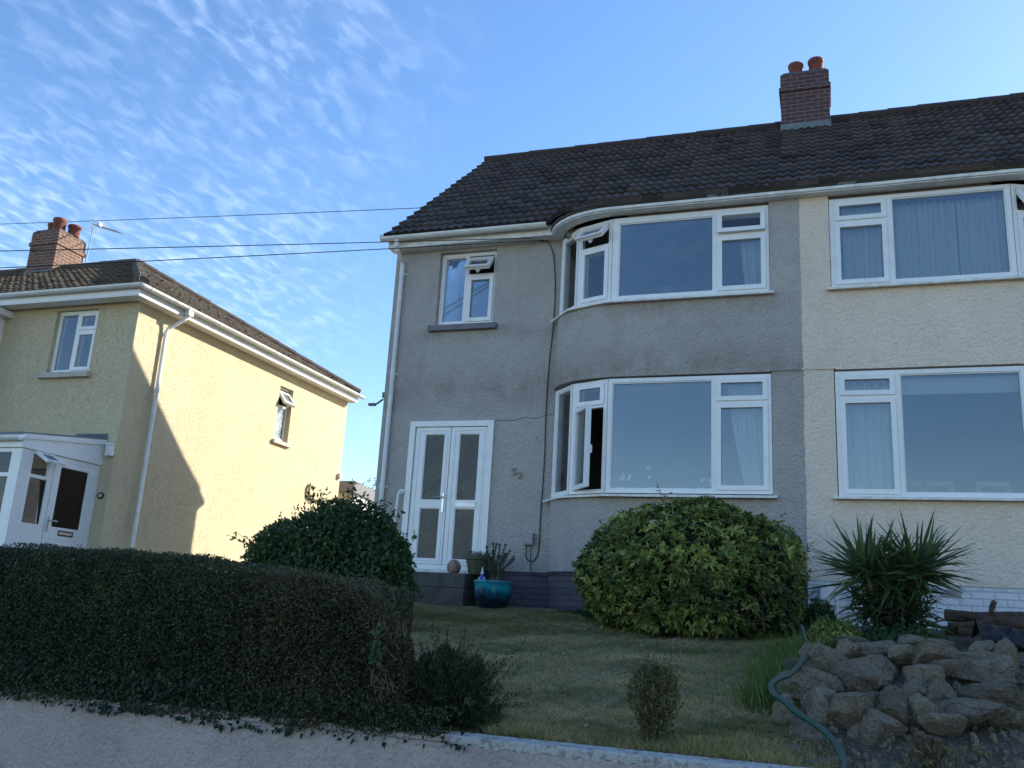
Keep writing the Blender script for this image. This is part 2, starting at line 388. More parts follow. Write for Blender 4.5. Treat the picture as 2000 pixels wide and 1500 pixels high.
def plate(bm, pl, s0, s1, z0, z1, holes, n0, n1, xf=None):
    S = sorted({s0, s1, *[h[0] for h in holes], *[h[1] for h in holes]}); Z = sorted({z0, z1, *[h[2] for h in holes], *[h[3] for h in holes]})
    S = [v for v in S if s0 <= v <= s1]; Z = [v for v in Z if z0 <= v <= z1]
    def solid(i, j):
        if not (0 <= i < len(S)-1 and 0 <= j < len(Z)-1): return False
        a = (S[i]+S[i+1])/2; b = (Z[j]+Z[j+1])/2
        return not any(h[0] < a < h[1] and h[2] < b < h[3] for h in holes)
    cache = {}
    def V(i, j, k):
        if (i, j, k) not in cache:
            p = pl.pt(S[i], Z[j], (n0, n1)[k])
            if xf is not None: p = xf @ p
            cache[(i, j, k)] = bm.verts.new(p)
        return cache[(i, j, k)]
    for i in range(len(S)-1):
        for j in range(len(Z)-1):
            if not solid(i, j): continue
            bm.faces.new((V(i, j, 1), V(i+1, j, 1), V(i+1, j+1, 1), V(i, j+1, 1)))
            bm.faces.new((V(i, j, 0), V(i, j+1, 0), V(i+1, j+1, 0), V(i+1, j, 0)))
            if not solid(i-1, j): bm.faces.new((V(i, j, 0), V(i, j, 1), V(i, j+1, 1), V(i, j+1, 0)))
            if not solid(i+1, j): bm.faces.new((V(i+1, j, 0), V(i+1, j+1, 0), V(i+1, j+1, 1), V(i+1, j, 1)))
            if not solid(i, j-1): bm.faces.new((V(i, j, 0), V(i+1, j, 0), V(i+1, j, 1), V(i, j, 1)))
            if not solid(i, j+1): bm.faces.new((V(i, j+1, 0), V(i, j+1, 1), V(i+1, j+1, 1), V(i+1, j+1, 0)))
def ring(bm, pl, s0, s1, z0, z1, w, n0, n1, xf=None):
    plate(bm, pl, s0, s1, z0, z1, [(s0+w, s1-w, z0+w, z1-w)], n0, n1, xf)
def lbox(bm, pl, s0, s1, z0, z1, n0, n1, xf=None): plate(bm, pl, s0, s1, z0, z1, [], n0, n1, xf)
def pivot(pl, s, z, axis, ang):
    p = pl.pt(s, z, 0); return Matrix.Translation(p) @ Matrix.Rotation(ang, 4, axis) @ Matrix.Translation(-p)
def window(parent, pl, s0, s1, z0, z1, lights, frame_mat=None, glass='glass', name='window', label=None, setback=0.0, flip=False, fixed_parent=None):
    """white framed window; lights = (s0,s1,z0,z1,kind,open_angle); frame front face at n = -setback"""
    fm = frame_mat or M['upvc']; sb = -setback
    bm = bmesh.new()
    plate(bm, pl, s0, s1, z0, z1, [l[:4] for l in lights], sb-.065, sb)
    for l in lights:
        if l[4] == 'fix': ring(bm, pl, l[0], l[1], l[2], l[3], .014, sb-.05, sb-.012)
    f = obj(name, bm, fm, parent, bevel=.003)
    if label: f['label'] = label
    for l in lights:
        a, b, c, d, kind = l[:5]; ang = l[5] if len(l) > 5 else 0
        if kind == 'fix':
            g = bmesh.new(); lbox(g, pl, a+.004, b-.004, c+.004, d-.004, sb-.04, sb-.024); obj('pane', g, M[glass], f)
            continue
        xf = None
        if kind == 'top': xf = pivot(pl, (a+b)/2, d, pl.d, ang) if ang else None     # hung from its top edge
        if kind == 'left': xf = pivot(pl, a, (c+d)/2, Vector((0, 0, 1)), ang) if ang else None
        if kind == 'right': xf = pivot(pl, b, (c+d)/2, Vector((0, 0, 1)), ang) if ang else None
        o_ = .008; w = .058
        s = bmesh.new(); ring(s, pl, a-o_, b+o_, c-o_, d+o_, w, sb+.002, sb+.018, xf)
        ring(s, pl, a+.003, b-.003, c+.003, d-.003, w-.012, sb-.045, sb+.001, xf)
        so = obj('sash', s, fm, f, bevel=.003)
        g = bmesh.new(); i = w-.012; lbox(g, pl, a+i, b-i, c+i, d-i, sb-.030, sb-.012, xf); obj('pane', g, M[glass], f)
        if ang:
            h = bmesh.new()
            if kind == 'top':
                lbox(h, pl, (a+b)/2-.035, (a+b)/2+.035, c+.01, c+.03, sb-.075, sb-.05, xf); 
                lbox(h, pl, (a+b)/2-.012, (a+b)/2+.012, c-.01, c+.03, sb-.09, sb-.075, xf)
            else:
                e = b if kind == 'left' else a
                lbox(h, pl, e-.04, e-.015, (c+d)/2-.09, (c+d)/2+.01, sb-.075, sb-.045, xf)
            obj('handle', h, M['white'], f)
    return f
RG = random.Random(7)
def rotm(deg): return R(deg)

# ------------------------------------------------------------------ ground
def sm(a, b, x):
    t = np.clip((x-a)/(b-a), 0, 1); return t*t*(3-2*t)
def gz(x, y):
    x = np.asarray(x, float); y = np.asarray(y, float)
    lawn = np.interp(y, [4.75, 5.2, 10.9, 12], [-.615, -.555, .125, .14])
    left = -.17*sm(-6.2, -8.0, x)
    rk = np.interp(y, [4.75, 5.2, 5.5, 6.0, 6.6, 7.0, 7.6, 8.5, 9.3, 10.8], [-.63, -.58, -.46, -.40, -.31, -.17, -.06, .03, .09, .13])
    w = sm(-.38, -.05, x)
    return (lawn+left)*(1-w) + rk*w + .012*np.sin(x*3.1+y*1.7)+.01*np.sin(x*7.3-y*5.1)
def grid_mesh(name, xs, ys, fz):
    X, Y = np.meshgrid(xs, ys); Z = fz(X, Y)
    v = np.stack([X, Y, Z], -1).reshape(-1, 3); nx = len(xs); ny = len(ys)
    i = np.arange((ny-1)*(nx-1)); r_, c_ = i//(nx-1), i % (nx-1); a = r_*nx+c_
    f = np.stack([a, a+1, a+nx+1, a+nx], -1)
    me = bpy.data.meshes.new(name); me.from_pydata(v.tolist(), [], f.tolist()); return me
bm = bmesh.new(); s = 400
vs = [bm.verts.new(p) for p in ((-s, -s, -1.72), (s, -s, -1.72), (s, s, -1.72), (-s, s, -1.72))]; bm.faces.new(vs)
tag(obj('ground', bm, M['lawn']), kind='structure')
bm = bmesh.new(); box(bm, -60, 60, -6.0, 1.6, -1.8, -1.70); tag(obj('road', bm, M['asphalt']), kind='structure')
bm = bmesh.new(); box(bm, -60, 60, 1.6, 4.6, -1.8, -1.58); tag(obj('pavement', bm, M['paving'], bevel=.01), kind='structure')
me = grid_mesh('garden_ground', np.concatenate([np.linspace(-40, -7, 24), np.linspace(-6.9, 3.5, 150), np.linspace(3.7, 25, 20)]), np.concatenate([np.linspace(4.72, 11, 90), np.linspace(11.3, 60, 30)]), gz)
g = link('garden_ground', me, [M['lawn'], M['bank']], smooth=True); tag(g, kind='structure')
for p in me.polygons:
    c = p.center
    if c.x > -.22+.06*math.sin(c.y*4): p.material_index = 1

# front retaining wall
wall = empty('garden_wall', (-3, 4.7, -1.58), 'low mauve rendered garden wall along the pavement under the hedge', 'wall')
bm = bmesh.new(); box(bm, -12, -.06, 4.60, 4.78, -1.6, -.635); box(bm, -12, -1.862, 4.603, 4.775, -.6345, -.594); obj('render_face', bm, M['wallrender'], wall, bevel=.008)
bm = bmesh.new()
xs = np.linspace(-1.86, -.05, 90)
rows = []
rn = random.Random(3)
for x in xs:
    j = rn.uniform(-.006, .006); k = rn.uniform(-.008, .008)
    rows.append([bm.verts.new((x, y, z)) for y, z in ((4.597+j*.4, -.64+k), (4.592+j, -.602+j), (4.60+k*.3, -.594), (4.70, -.588+j*.5), (4.785, -.597), (4.785, -.64))])
for a_, b_ in zip(rows, rows[1:]):
    for k in range(5): bm.faces.new((a_[k], b_[k], b_[k+1], a_[k+1]))
bm.faces.new(rows[-1]); bm.faces.new(rows[0][::-1])
cp = Mat('worn_white_coping', .85)
cp.color(cp.mix(cp.rng(cp.noise(18, 5, .75), .50, .60), (.42, .41, .38), (.24, .21, .20))); cp.bump(cp.noise(60, 4, .6), .01)
obj('coping', bm, cp.m, wall)

# ------------------------------------------------------------------ roof tiles
def tile_roof(name, P, ncourse, gauge, srange, mat, parent, s_of=None, seed=1, tw=.30, spp=8, clampf=None, amp=.022):
    """courses of wavy interlocking tiles; P(s,t)->(point, normal)"""
    rg = np.random.RandomState(seed); V = []; F = []; T = []
    for k in range(ncourse):
        t0, t1 = k*gauge-.0, (k+1)*gauge+.03
        a0, b0 = srange((k+.5)*gauge)
        n = max(2, int(round((b0-a0)/tw*spp))); ss = np.linspace(a0, b0, n+1)
        tid = np.floor((ss)/tw).astype(int)
        tr = {i: (rg.rand(), rg.normal(0, .004), rg.normal(0, .010)) for i in range(tid.min(), tid.max()+2)}
        base = len(V)
        for s_, ti in zip(ss, tid):
            ph = (s_/tw) % 1.0
            w = amp*(.5+.5*math.cos(2*math.pi*(ph*2)))**1.4 + .004*math.sin(2*math.pi*ph)
            tint, lift, sl_ = tr[ti]
            for t_, h in ((t0+sl_, -.010), (t0+sl_, .040+w+lift), (t0+gauge*.5, .020+w+lift*.6), (t1, .000+w*.9)):
                if clampf is not None: t_ = clampf(s_, t_)
                p, nn = P(s_, t_); V.append((p[0]+nn[0]*h, p[1]+nn[1]*h, p[2]+nn[2]*h)); T.append(tint)
        for i in range(n):
            for r_ in range(3):
                a = base+i*4+r_; q = (a, a+4, a+5, a+1)
                va = V[q[0]]; vb = V[q[2]]
                if abs(va[0]-vb[0])+abs(va[1]-vb[1])+abs(va[2]-vb[2]) < 1e-5: continue
                F.append(q)
    me = bpy.data.meshes.new(name); me.from_pydata(V, [], F)
    at = me.attributes.new('tint', 'FLOAT', 'POINT'); at.data.foreach_set('value', T)
    o = link(name, me, mat, parent); return o
UB = [(.067*math.cos(t), .067*math.sin(t)) for t in np.linspace(math.pi, 2*math.pi, 9)] + [(.060*math.cos(t), .060*math.sin(t)) for t in np.linspace(2*math.pi, math.pi, 9)]
def clip_(bm, a, b): sweep(bm, [a, b], UB)
def ridge_caps(bm, a, b, r=.11, ln=.45, sq=.75):
    a = Vector(a); b = Vector(b); L = (b-a).length; n = max(1, int(L/ln)); d = (b-a)/n
    for i in range(n):
        j = RG.uniform(-.006, .006)
        tube(bm, [a+d*i+Vector((0, 0, j)), a+d*(i+1)+d*.03+Vector((0, 0, j))], [r*1.05, r*.96], 10, True, sq)
def add_tint(o, v=.5):
    at = o.data.attributes.new('tint', 'FLOAT', 'POINT'); at.data.foreach_set('value', [v]*len(o.data.vertices))

# ================================================================== SEMI-DETACHED PAIR
PX = -.25                                    # party line
def yfx(x):                                  # eaves line over the bays
    d = abs(x-PX)
    if d > 3.36: return 11.20
    if d < 2.32: return 10.66
    q = (d-2.32)/1.06
    return min(11.20, 11.47-.81*math.sqrt(max(0, 1-q*q)))
def zroof(y): return 8.65-(15-y)*.855 if y > 11.2 else 5.401-(11.2-y)*.13
CT = math.cos(math.atan(.855))
def Psemi(s, t):
    y = 10.56+t*CT
    n = (0, -.650, .760) if y > 11.2 else (0, -.45, .893)
    return (s, y, zroof(y)), n
def clamp_semi(s, t):
    return max(t, (yfx(s)-10.56)/CT)
def bay_path(mx, r=.67, a=1.02, n=14, inset=0.0, x_end=PX, xc=-2.45):
    """plan of the bow from the set back wall to the flat front; ends at the party line"""
    pts = []
    for i in range(n+1):
        th = math.pi/2*i/n
        pts.append((mx(xc-(a-inset)*math.cos(th)), 11.5-(r-inset)*math.sin(th)))
    pts.append((mx(x_end), 11.5-(r-inset)))
    return pts
def ribbon(bm, path, z0, z1, thick, mirror):
    sg = -1 if mirror else 1
    sweep(bm, [(x, y, 0) for x, y in path], [(0, z0), (0, z1), (-thick*sg, z1), (-thick*sg, z0)])

def build_semi(mirror, root, mw, plinth_mat, x_far):
    mx = (lambda x: 2*PX-x) if mirror else (lambda x: x)
    sgn = -1 if mirror else 1
    def P2(bm_, x0, x1, *a): box(bm_, *sorted((mx(x0), mx(x1))), *a)
    FL = .6
    # ---- walls
    bm = bmesh.new()
    holes = [(mx(-5.57), mx(-4.36), FL, 2.60), (mx(-5.35), mx(-4.46), 4.05, 5.20)]
    holes = [(min(h[0], h[1]), max(h[0], h[1]), h[2], h[3]) for h in holes]
    pl = Pl((0, 11.5, 0), (1, 0, 0))
    s0, s1 = sorted((mx(x_far), mx(-3.30)))
    plate(bm, pl, s0, s1, FL, 5.60, holes, -.27, 0)
    # aprons and pier
    ribbon(bm, bay_path(mx, x_end=-.62), 3.02, 4.02, .22, mirror)
    ribbon(bm, bay_path(mx, r=.655, a=1.01, x_end=-.62), FL, 1.53, .22, mirror)
    P2(bm, -.60, PX, 10.83, 11.05, 3.03, 5.234); P2(bm, -.60, PX, 10.845, 11.05, FL, 3.028)
    P2(bm, -.62, -.60, 10.83, 11.05, 3.03, 4.02); P2(bm, -.62, -.60, 10.845, 11.05, FL, 1.53)
    # gable / rear / party
    P2(bm, x_far, x_far+.25, 11.77, 18.3, -.1, 5.6); P2(bm, x_far, PX, 18.3, 18.55, -.1, 5.6)
    vs = [(x_far, 11.5, 5.6), (x_far, 18.55, 5.6), (x_far, 15, 8.5)]
    a = [bm.verts.new((mx(x), y, z)) for x, y, z in vs]; b = [bm.verts.new((mx(x+.22), y, z)) for x, y, z in vs]
    bm.faces.new(a); bm.faces.new(b[::-1])
    for i in range(3): bm.faces.new((a[i], a[(i+1) % 3], b[(i+1) % 3], b[i]))
    w = obj('wall', bm, mw, root)
    # ---- plinth
    bm = bmesh.new()
    P2(bm, x_far+.02, -3.42, 11.52, 11.70, -.3, FL-.003)
    ribbon(bm, bay_path(mx, r=.64, a=.99), -.3, FL-.003, .2, mirror)
    obj('plinth', bm, plinth_mat, root)
    # ---- interior: rooms with floors, ceilings and partitions
    bm = bmesh.new()
    P2(bm, x_far+.26, PX-.13, 14.6, 14.7, FL, 5.3)
    for z in (FL-.05, 3.0, 5.27):
        P2(bm, x_far+.26, -3.35, 11.76, 14.58, z-.12, z)
        if z < 5: P2(bm, -3.33, PX-.13, 11.52, 14.58, z-.12, z); P2(bm, -2.7, PX-.13, 11.05, 11.51, z-.12, z)
        else: P2(bm, -3.33, PX-.13, 11.2, 14.58, z-.12, z); P2(bm, -2.4, PX-.13, 10.9, 11.19, z-.12, z)
    P2(bm, -3.42, -3.32, 11.76, 14.58, FL, 5.24)
    P2(bm, PX-.12, PX-.02, 11.1, 14.7, FL, 5.24)
    obj('interior', bm, M['interior'], root)
    # ---- tiled roof
    x0, x1 = sorted((mx(x_far-.10), mx(PX)))
    roof = tile_roof('roof', Psemi, 20, .2925, lambda t: (x0, x1), M['tiles'], root, seed=5+mirror, clampf=clamp_semi, amp=.024, tw=.27, spp=16)
    bm = bmesh.new()
    # rear slope and closing underside
    a = [bm.verts.new(p) for p in ((x0, 15, 8.66), (x1, 15, 8.66), (x1, 18.62, 5.30), (x0, 18.62, 5.30))]
    b = [bm.verts.new(v.co-Vector((0, 0, .07))) for v in a]
    bm.faces.new(a); bm.faces.new(b[::-1])
    for i in range(4): bm.faces.new((a[i], a[(i+1) % 4], b[(i+1) % 4], b[i]))
    xs_ = np.linspace(x0, x1, 60); r1 = []
    for x in xs_:
        ye = yfx(x)+.03; r1.append([bm.verts.new((x, y, zroof(y)-.035)) for y in (ye, 11.5, 15)])
    for p, q in zip(r1, r1[1:]):
        for k in range(2): bm.faces.new((p[k], q[k], q[k+1], p[k+1]))
    obj('roof_deck', bm, M['felt'], roof)
    bm = bmesh.new(); ridge_caps(bm, (x0, 15, 8.67), (x1, 15, 8.67)); o = obj('ridge_tiles', bm, M['tiles'], roof, smooth=False); add_tint(o, .4)
    if not mirror:
        bm = bmesh.new()                         # mortar bedding under the verge
        a = [Vector((x0+.03, y, zroof(y)-.02)) for y in (11.21, 11.5, 15)]
        tube(bm, a, .022, 6); obj('verge', bm, M['concrete'], roof)
    # ---- fascia over bay (curved board) and soffit
    bm = bmesh.new()
    n = 40; path = []
    for i in range(n+1):
        th = math.pi/2*i/n; path.append((mx(-2.56-1.03*math.cos(th)), 11.49-.79*math.sin(th)))
    path.append((mx(PX), 10.70))
    sg = sgn
    prof = [(.0, 5.250), (.014*sg, 5.254), (.018*sg, 5.272), (.014*sg, 5.292), (.0, 5.296), (-.03*sg, 5.294), (-.03*sg, 5.254)]
    sweep(bm, [(x, y, 0) for x, y in path], prof)
    sweep(bm, [(x, y, 0) for x, y in path], [(-.002*sg, 5.236), (-.002*sg, 5.246), (-.17*sg, 5.246), (-.17*sg, 5.236)])
    obj('bay_fascia', bm, M['upvc_old'], root)
    # mossy lead and mortar along the curved eaves
    bm = bmesh.new(); rn = random.Random(11); rows = []
    for i in range(161):
        L_ = i/160*4.0
        if L_ < 1.6: th = math.pi/2*L_/1.6; x = mx(-2.56-1.06*math.cos(th)); y = 11.50-.82*math.sin(th)
        else: x = mx(-2.56+(L_-1.6)/2.4*(PX+2.56)); y = 10.68
        z = 5.332
        j = rn.uniform(-.012, .012); h = rn.uniform(-.006, .012)
        rows.append([bm.verts.new(p) for p in ((x, y+.02, z-.045+h*.4), (x, y-.005+j*.3, z-.035+h), (x, y-.01+j*.4, z-.012), (x, y-.0, z+.010+h), (x, y+.05+j, z+.022+h), (x, y+.14+j*2, z+.045+h*1.5))])
    for p, q in zip(rows, rows[1:]):
        for k in range(5): bm.faces.new((p[k], q[k], q[k+1], p[k+1]))
    obj('eaves_flashing', bm, M['mossylead'], roof)
    # ---- straight fascia board, soffit and gutter on the set back part
    bm = bmesh.new(); P2(bm, x_far-.05, -3.50, 11.285, 11.31, 5.245, 5.40); P2(bm, x_far-.05, -3.50, 11.312, 11.5, 5.25, 5.265)
    obj('fascia', bm, M['upvc_old'], root)
    bm = bmesh.new()
    prof = [(.062*math.cos(t), .062*math.sin(t)) for t in np.linspace(math.pi, 2*math.pi, 9)] + [(.055*math.cos(t), .055*math.sin(t)) for t in np.linspace(2*math.pi, math.pi, 9)]
    sweep(bm, [(mx(x_far-.13), 11.20, 5.385), (mx(-3.62), 11.20, 5.385)], prof)
    for x in np.arange(x_far+.1, -3.7, .78):
        clip_(bm, (mx(x-.02), 11.20, 5.384), (mx(x+.02), 11.20, 5.384))
    bmesh.ops.create_circle(bm, cap_ends=True, radius=.06, segments=18, matrix=Matrix.Translation((mx(x_far-.131), 11.20, 5.381)) @ Matrix.Rotation(R(90), 4, 'Y') @ Matrix.Scale(1, 4))
    gt = obj('gutter', bm, M['gutter'], root)
    bm = bmesh.new(); x = mx(x_far+.13)
    tube(bm, [(x, 11.20, 5.34), (x, 11.20, 5.22)], .038, 10)
    tube(bm, [(x, 11.20, 5.26), (x, 11.23, 5.19), (x, 11.43, 5.08), (x, 11.455, 5.02), (x, 11.455, .1)], .034, 10)
    for z in (4.9, 3.35, 1.7): tube(bm, [(x, 11.455, z-.03), (x, 11.455, z+.03)], .040, 10); box(bm, x-.06, x+.06, 11.485, 11.5, z-.015, z+.015)
    obj('downpipe', bm, M['gutter'], root)
    # ---- sills of the bays
    for zs in (1.525, 4.015):
        r_ = .67 if zs > 2 else .67
        bm = bmesh.new(); pts = [(mx(-3.50), 11.47), (mx(-3.15), 11.035), (mx(-2.60), 10.83), (mx(-.55), 10.83)]
        sg = sgn
        sweep(bm, [(x, y, zs) for x, y in pts], [(-.10*sg, .03), (.075*sg, .004), (.082*sg, -.002), (.082*sg, -.026), (.06*sg, -.024), (-.10*sg, -.004)])
        obj('bay_sill', bm, M['upvc_old'], root)
    return mx

# mossy flashing material
a = Mat('mossy_lead_edge', .85)
c = a.mix(a.rng(a.noise(8, 5, .7), .42, .6), (.05, .045, .035), (.045, .05, .022))
c = a.mix(a.rng(a.noise(3.0, 4, .7), .58, .64), c, (.20, .22, .22)); a.color(c); a.bump(a.noise(30, 5, .7), .02); M['mossylead'] = a.m

grey = empty('grey_house', (-3.2, 11.5, .1), 'grey roughcast semi-detached house with white double front door and curved bay windows', 'house')
build_semi(False, grey, M['grey'], M['brick_dark'], -6.07)
cream = empty('cream_house', (3.0, 11.5, .1), 'cream roughcast semi-detached house joined to the grey house, with white painted brick base', 'house')
build_semi(True, cream, M['cream'], M['brick_white'], -14.5)  # far end stretched out of view so its shadow covers the front garden

FP = Pl((0, 10.85, 0), (1, 0, 0))
def facet(p, q): return Pl((p[0], p[1], 0), (q[0]-p[0], q[1]-p[1], 0)), math.hypot(q[0]-p[0], q[1]-p[1])
A_, B_, C_ = (-3.44, 11.40), (-3.11, 11.05), (-2.585, 10.85)
mir = lambda p: (2*PX-p[0], p[1])
# ---- grey house, lower bay
window(grey, FP, -2.585, -.605, 1.555, 3.00, [(-2.535, -1.295, 1.605, 2.945, 'fix'), (-1.240, -.655, 2.685, 2.95, 'top'), (-1.240, -.655, 1.605, 2.640, 'right')])
pl, L = facet(B_, C_); ib = L
window(grey, pl, .012, ib-.012, 1.555, 3.00, [(.075, ib-.065, 2.685, 2.95, 'top'), (.075, ib-.065, 1.605, 2.640, 'left', R(-33))])
pl, L = facet(A_, B_)
window(grey, pl, 0, L-.005, 1.555, 3.00, [(.05, L-.05, 1.605, 2.95, 'fix')])
# ---- grey house, upper bay
window(grey, FP, -2.585, -.605, 4.045, 5.195, [(-2.50, -1.285, 4.095, 5.115, 'fix'), (-1.225, -.655, 4.855, 5.14, 'top', R(-9)), (-1.225, -.655, 4.095, 4.805, 'right')])
pl, L = facet(B_, C_)
window(grey, pl, .012, L-.012, 4.045, 5.195, [(.075, L-.065, 4.865, 5.14, 'top', R(-42)), (.075, L-.065, 4.095, 4.815, 'left')])
pl, L = facet(A_, B_)
window(grey, pl, 0, L-.005, 4.045, 5.195, [(.05, L-.05, 4.095, 5.13, 'fix')])
# small window over the door
W5 = Pl((0, 11.5, 0), (1, 0, 0))
window(grey, W5, -5.345, -4.465, 4.075, 5.195, [(-5.295, -4.955, 4.13, 5.14, 'fix'), (-4.90, -4.515, 4.86, 5.14, 'top', R(-42)), (-4.90, -4.515, 4.13, 4.81, 'right')], setback=.07)
bm = bmesh.new(); box(bm, -5.43, -4.38, 11.42, 11.60, 3.965, 4.048); obj('window_sill', bm, M['sill_grey'], grey, bevel=.004)
# ---- front door pair
dm = bmesh.new()
plate(dm, W5, -5.60, -4.33, .585, 2.635, [(-5.515, -4.415, .65, 2.555)], -.08, .025)
fr = obj('door_frame', dm, M['upvc'], grey, bevel=.004)
bm = bmesh.new(); box(bm, -5.56, -4.36, 11.42, 11.52, .53, .583); obj('threshold', bm, M['upvc_old'], fr, bevel=.004)
for (s0, s1, hs) in ((-5.505, -4.972, 1), (-4.962, -4.425, 0)):
    bm = bmesh.new()
    gx0, gx1 = (s0+.145, s1-.085) if hs else (s0+.125, s1-.11)
    plate(bm, W5, s0, s1, .655, 2.55, [(gx0, gx1, 1.52, 2.455), (gx0, gx1, .72, 1.415)], -.05, .0)
    for zz_ in ((1.52, 2.455), (.72, 1.415)): ring(bm, W5, gx0, gx1, zz_[0], zz_[1], .012, -.04, -.008)
    ring(bm, W5, s0+.045, s1-.035, .69, 2.515, .02, .0005, .008)
    d = obj('door', bm, M['upvc'], grey, bevel=.003)
    bm = bmesh.new()
    for zz_ in ((1.52, 2.455), (.72, 1.415)): lbox(bm, W5, gx0+.005, gx1-.005, zz_[0]+.005, zz_[1]-.005, -.035, -.02)
    obj('pane', bm, M['glass_door'], d)
    if hs:
        bm = bmesh.new(); lbox(bm, W5, s1-.055, s1-.028, 1.36, 1.62, .008, .018)
        tube(bm, [(s1-.042, 11.482, 1.56), (s1-.042, 11.44, 1.56), (s1-.075, 11.438, 1.562), (s1-.17, 11.44, 1.555)], .010, 8)
        obj('handle', bm, M['metal'], d, smooth=False)
    else:
        bm = bmesh.new(); ring(bm, W5, gx0-.0, gx1, 1.435, 1.503, .008, .001, .012); lbox(bm, W5, gx0+.009, gx1-.009, 1.444, 1.494, .001, .008)
        obj('letterbox', bm, M['alu'], d)
# inner hall: brown hallway wall behind the patterned glass
# house number
def digits(txt, name, size, loc, rot, mat, parent, depth=.006):
    cu_ = bpy.data.curves.new('t', 'FONT'); cu_.body = txt; cu_.size = size; cu_.extrude = depth; cu_.align_x = 'CENTER'; cu_.align_y = 'CENTER'
    cu_.offset = size*.012
    to = bpy.data.objects.new('t', cu_); col.objects.link(to); bpy.context.view_layer.update()
    me = bpy.data.meshes.new_from_object(to.evaluated_get(bpy.context.evaluated_depsgraph_get()))
    bpy.data.objects.remove(to)
    me.transform(Matrix.LocRotScale(Vector(loc), rot, None)); me.name = name
    return link(name, me, mat, parent)
from mathutils import Euler
digits('5', 'house_number', .135, (-4.0, 11.488, 1.915), Euler((R(90), R(-4), 0)), M['digit'], grey, .008)
digits('2', 'house_number', .125, (-3.915, 11.488, 1.862), Euler((R(90), R(14), 0)), M['digit'], grey, .008)
# meter box, grab rail, side bracket
bm = bmesh.new(); box(bm, -3.80, -3.665, 11.42, 11.5, .945, 1.10); box(bm, -3.79, -3.675, 11.412, 11.42, .96, 1.085); obj('junction_box', bm, M['meter'], grey, bevel=.004)
bm = bmesh.new(); tube(bm, [(-5.64, 11.49, 1.62), (-5.64, 11.42, 1.64), (-5.66, 11.41, 1.60), (-5.68, 11.41, 1.25), (-5.68, 11.41, .95), (-5.68, 11.49, .92)], .016, 8)
tube(bm, [(-5.64, 11.50, 1.63), (-5.64, 11.47, 1.63)], .035, 12)
tag(obj('grab_rail', bm, M['upvc'], None, (-5.66, 11.45, .92)), 'thin white grab rail on the grey wall left of the double door', 'rail')
bm = bmesh.new(); box(bm, -6.13, -6.08, 11.55, 11.66, 3.02, 3.10)
tube(bm, [(-6.08, 11.5, 2.98), (-6.16, 11.46, 2.90), (-6.22, 11.44, 2.885)], .014, 8)
box(bm, -6.27, -6.17, 11.41, 11.47, 2.87, 2.905)
tag(obj('wall_bracket', bm, M['dark_metal'], None, (-6.08, 11.5, 2.95)), 'small dark bracket sticking out from the side of the grey house behind the downpipe', 'bracket')
# hairline cracks in the render
bm = bmesh.new(); rn = random.Random(2)
tube(bm, [(-4.33+.05*i, 11.499, 2.62+.035*math.sin(i*.9)*.4+rn.uniform(-.006, .006)+.004*i) for i in range(18)], .0035, 4)
obj('render_crack', bm, M['soil'], grey); bm = bmesh.new()
tube(bm, [(-2.98+.012*math.sin(i*1.7), 10.945-.0*i, 3.93-.045*i) for i in range(18)], .0030, 4)
obj('render_crack', bm, M['soil'], grey)
bm = bmesh.new(); rn = random.Random(12); n = 90; L1 = []; L2 = []
for i in range(n+1):
    z = .61+(5.22-.61)*i/n; k = rn.uniform(.002, .013)+.004*math.sin(z*5); yb = 10.845 if z < 3.02 else 10.83
    L1.append([bm.verts.new(q) for q in ((PX-.02, yb-.0002, z), (PX-.015, yb-.003, z), (PX+k, yb-.003, z), (PX+k+.002, yb-.0002, z))])
for p_, q_ in zip(L1, L1[1:]):
    for k in range(3): bm.faces.new((p_[k], p_[k+1], q_[k+1], q_[k]))
obj('paint_edge', bm, M['grey'], grey)
# string course drip above the pier
bm = bmesh.new(); box(bm, -.60, PX, 10.818, 10.83, 3.02, 3.034); box(bm, PX, .10, 10.818, 10.83, 3.02, 3.034)
# ---- chimney on the party wall
def chimney(root, xc, y0, y1, w, zb, zt, mat, pots, capz):
    bm = bmesh.new(); box(bm, xc-w/2, xc+w/2, y0, y1, zb, zt-.36)
    box(bm, xc-w/2-.028, xc+w/2+.028, y0-.028, y1+.028, zt-.36, zt-.27)
    box(bm, xc-w/2-.004, xc+w/2+.004, y0-.004, y1+.004, zt-.27, zt-.02)
    c_ = obj('chimney', bm, mat, root, bevel=.006)
    bm = bmesh.new()
    vs0 = box(bm, xc-w/2+.0, xc+w/2-.0, y0+.0, y1-.0, zt-.02, zt+.05)
    for v in vs0[4:]: v.co.x = xc+(v.co.x-xc)*.86; v.co.y = (y0+y1)/2+(v.co.y-(y0+y1)/2)*.86
    obj('mortar_cap', bm, M['concrete'], c_)
    bm = bmesh.new(); box(bm, xc-w/2-.014, xc+w/2+.014, y0-.014, y1+.014, zb, zb+capz); obj('flashing', bm, M['lead'], c_)
    for (px, py, h, r_, ml) in pots:
        bm = bmesh.new(); prof = [(r_*.86, 0), (r_*.92, .1*h), (r_*.93, .72*h), (r_*1.0, .77*h), (r_*1.06, .82*h), (r_*1.07, .96*h), (r_*1.0, h), (r_*.82, h), (r_*.80, .5*h)]
        seg = 20; rings = []
        for rad, z in prof: rings.append([bm.verts.new((px+rad*math.cos(2*math.pi*k/seg), py+rad*math.sin(2*math.pi*k/seg), zt+.03+z)) for k in range(seg)])
        for p, q in zip(rings, rings[1:]):
            for k in range(seg): bm.faces.new((p[k], p[(k+1) % seg], q[(k+1) % seg], q[k]))
        bm.faces.new(rings[0][::-1]); bm.faces.new(rings[-1])
        obj('chimney_pot', bm, M[ml], c_, smooth=True)
    return c_
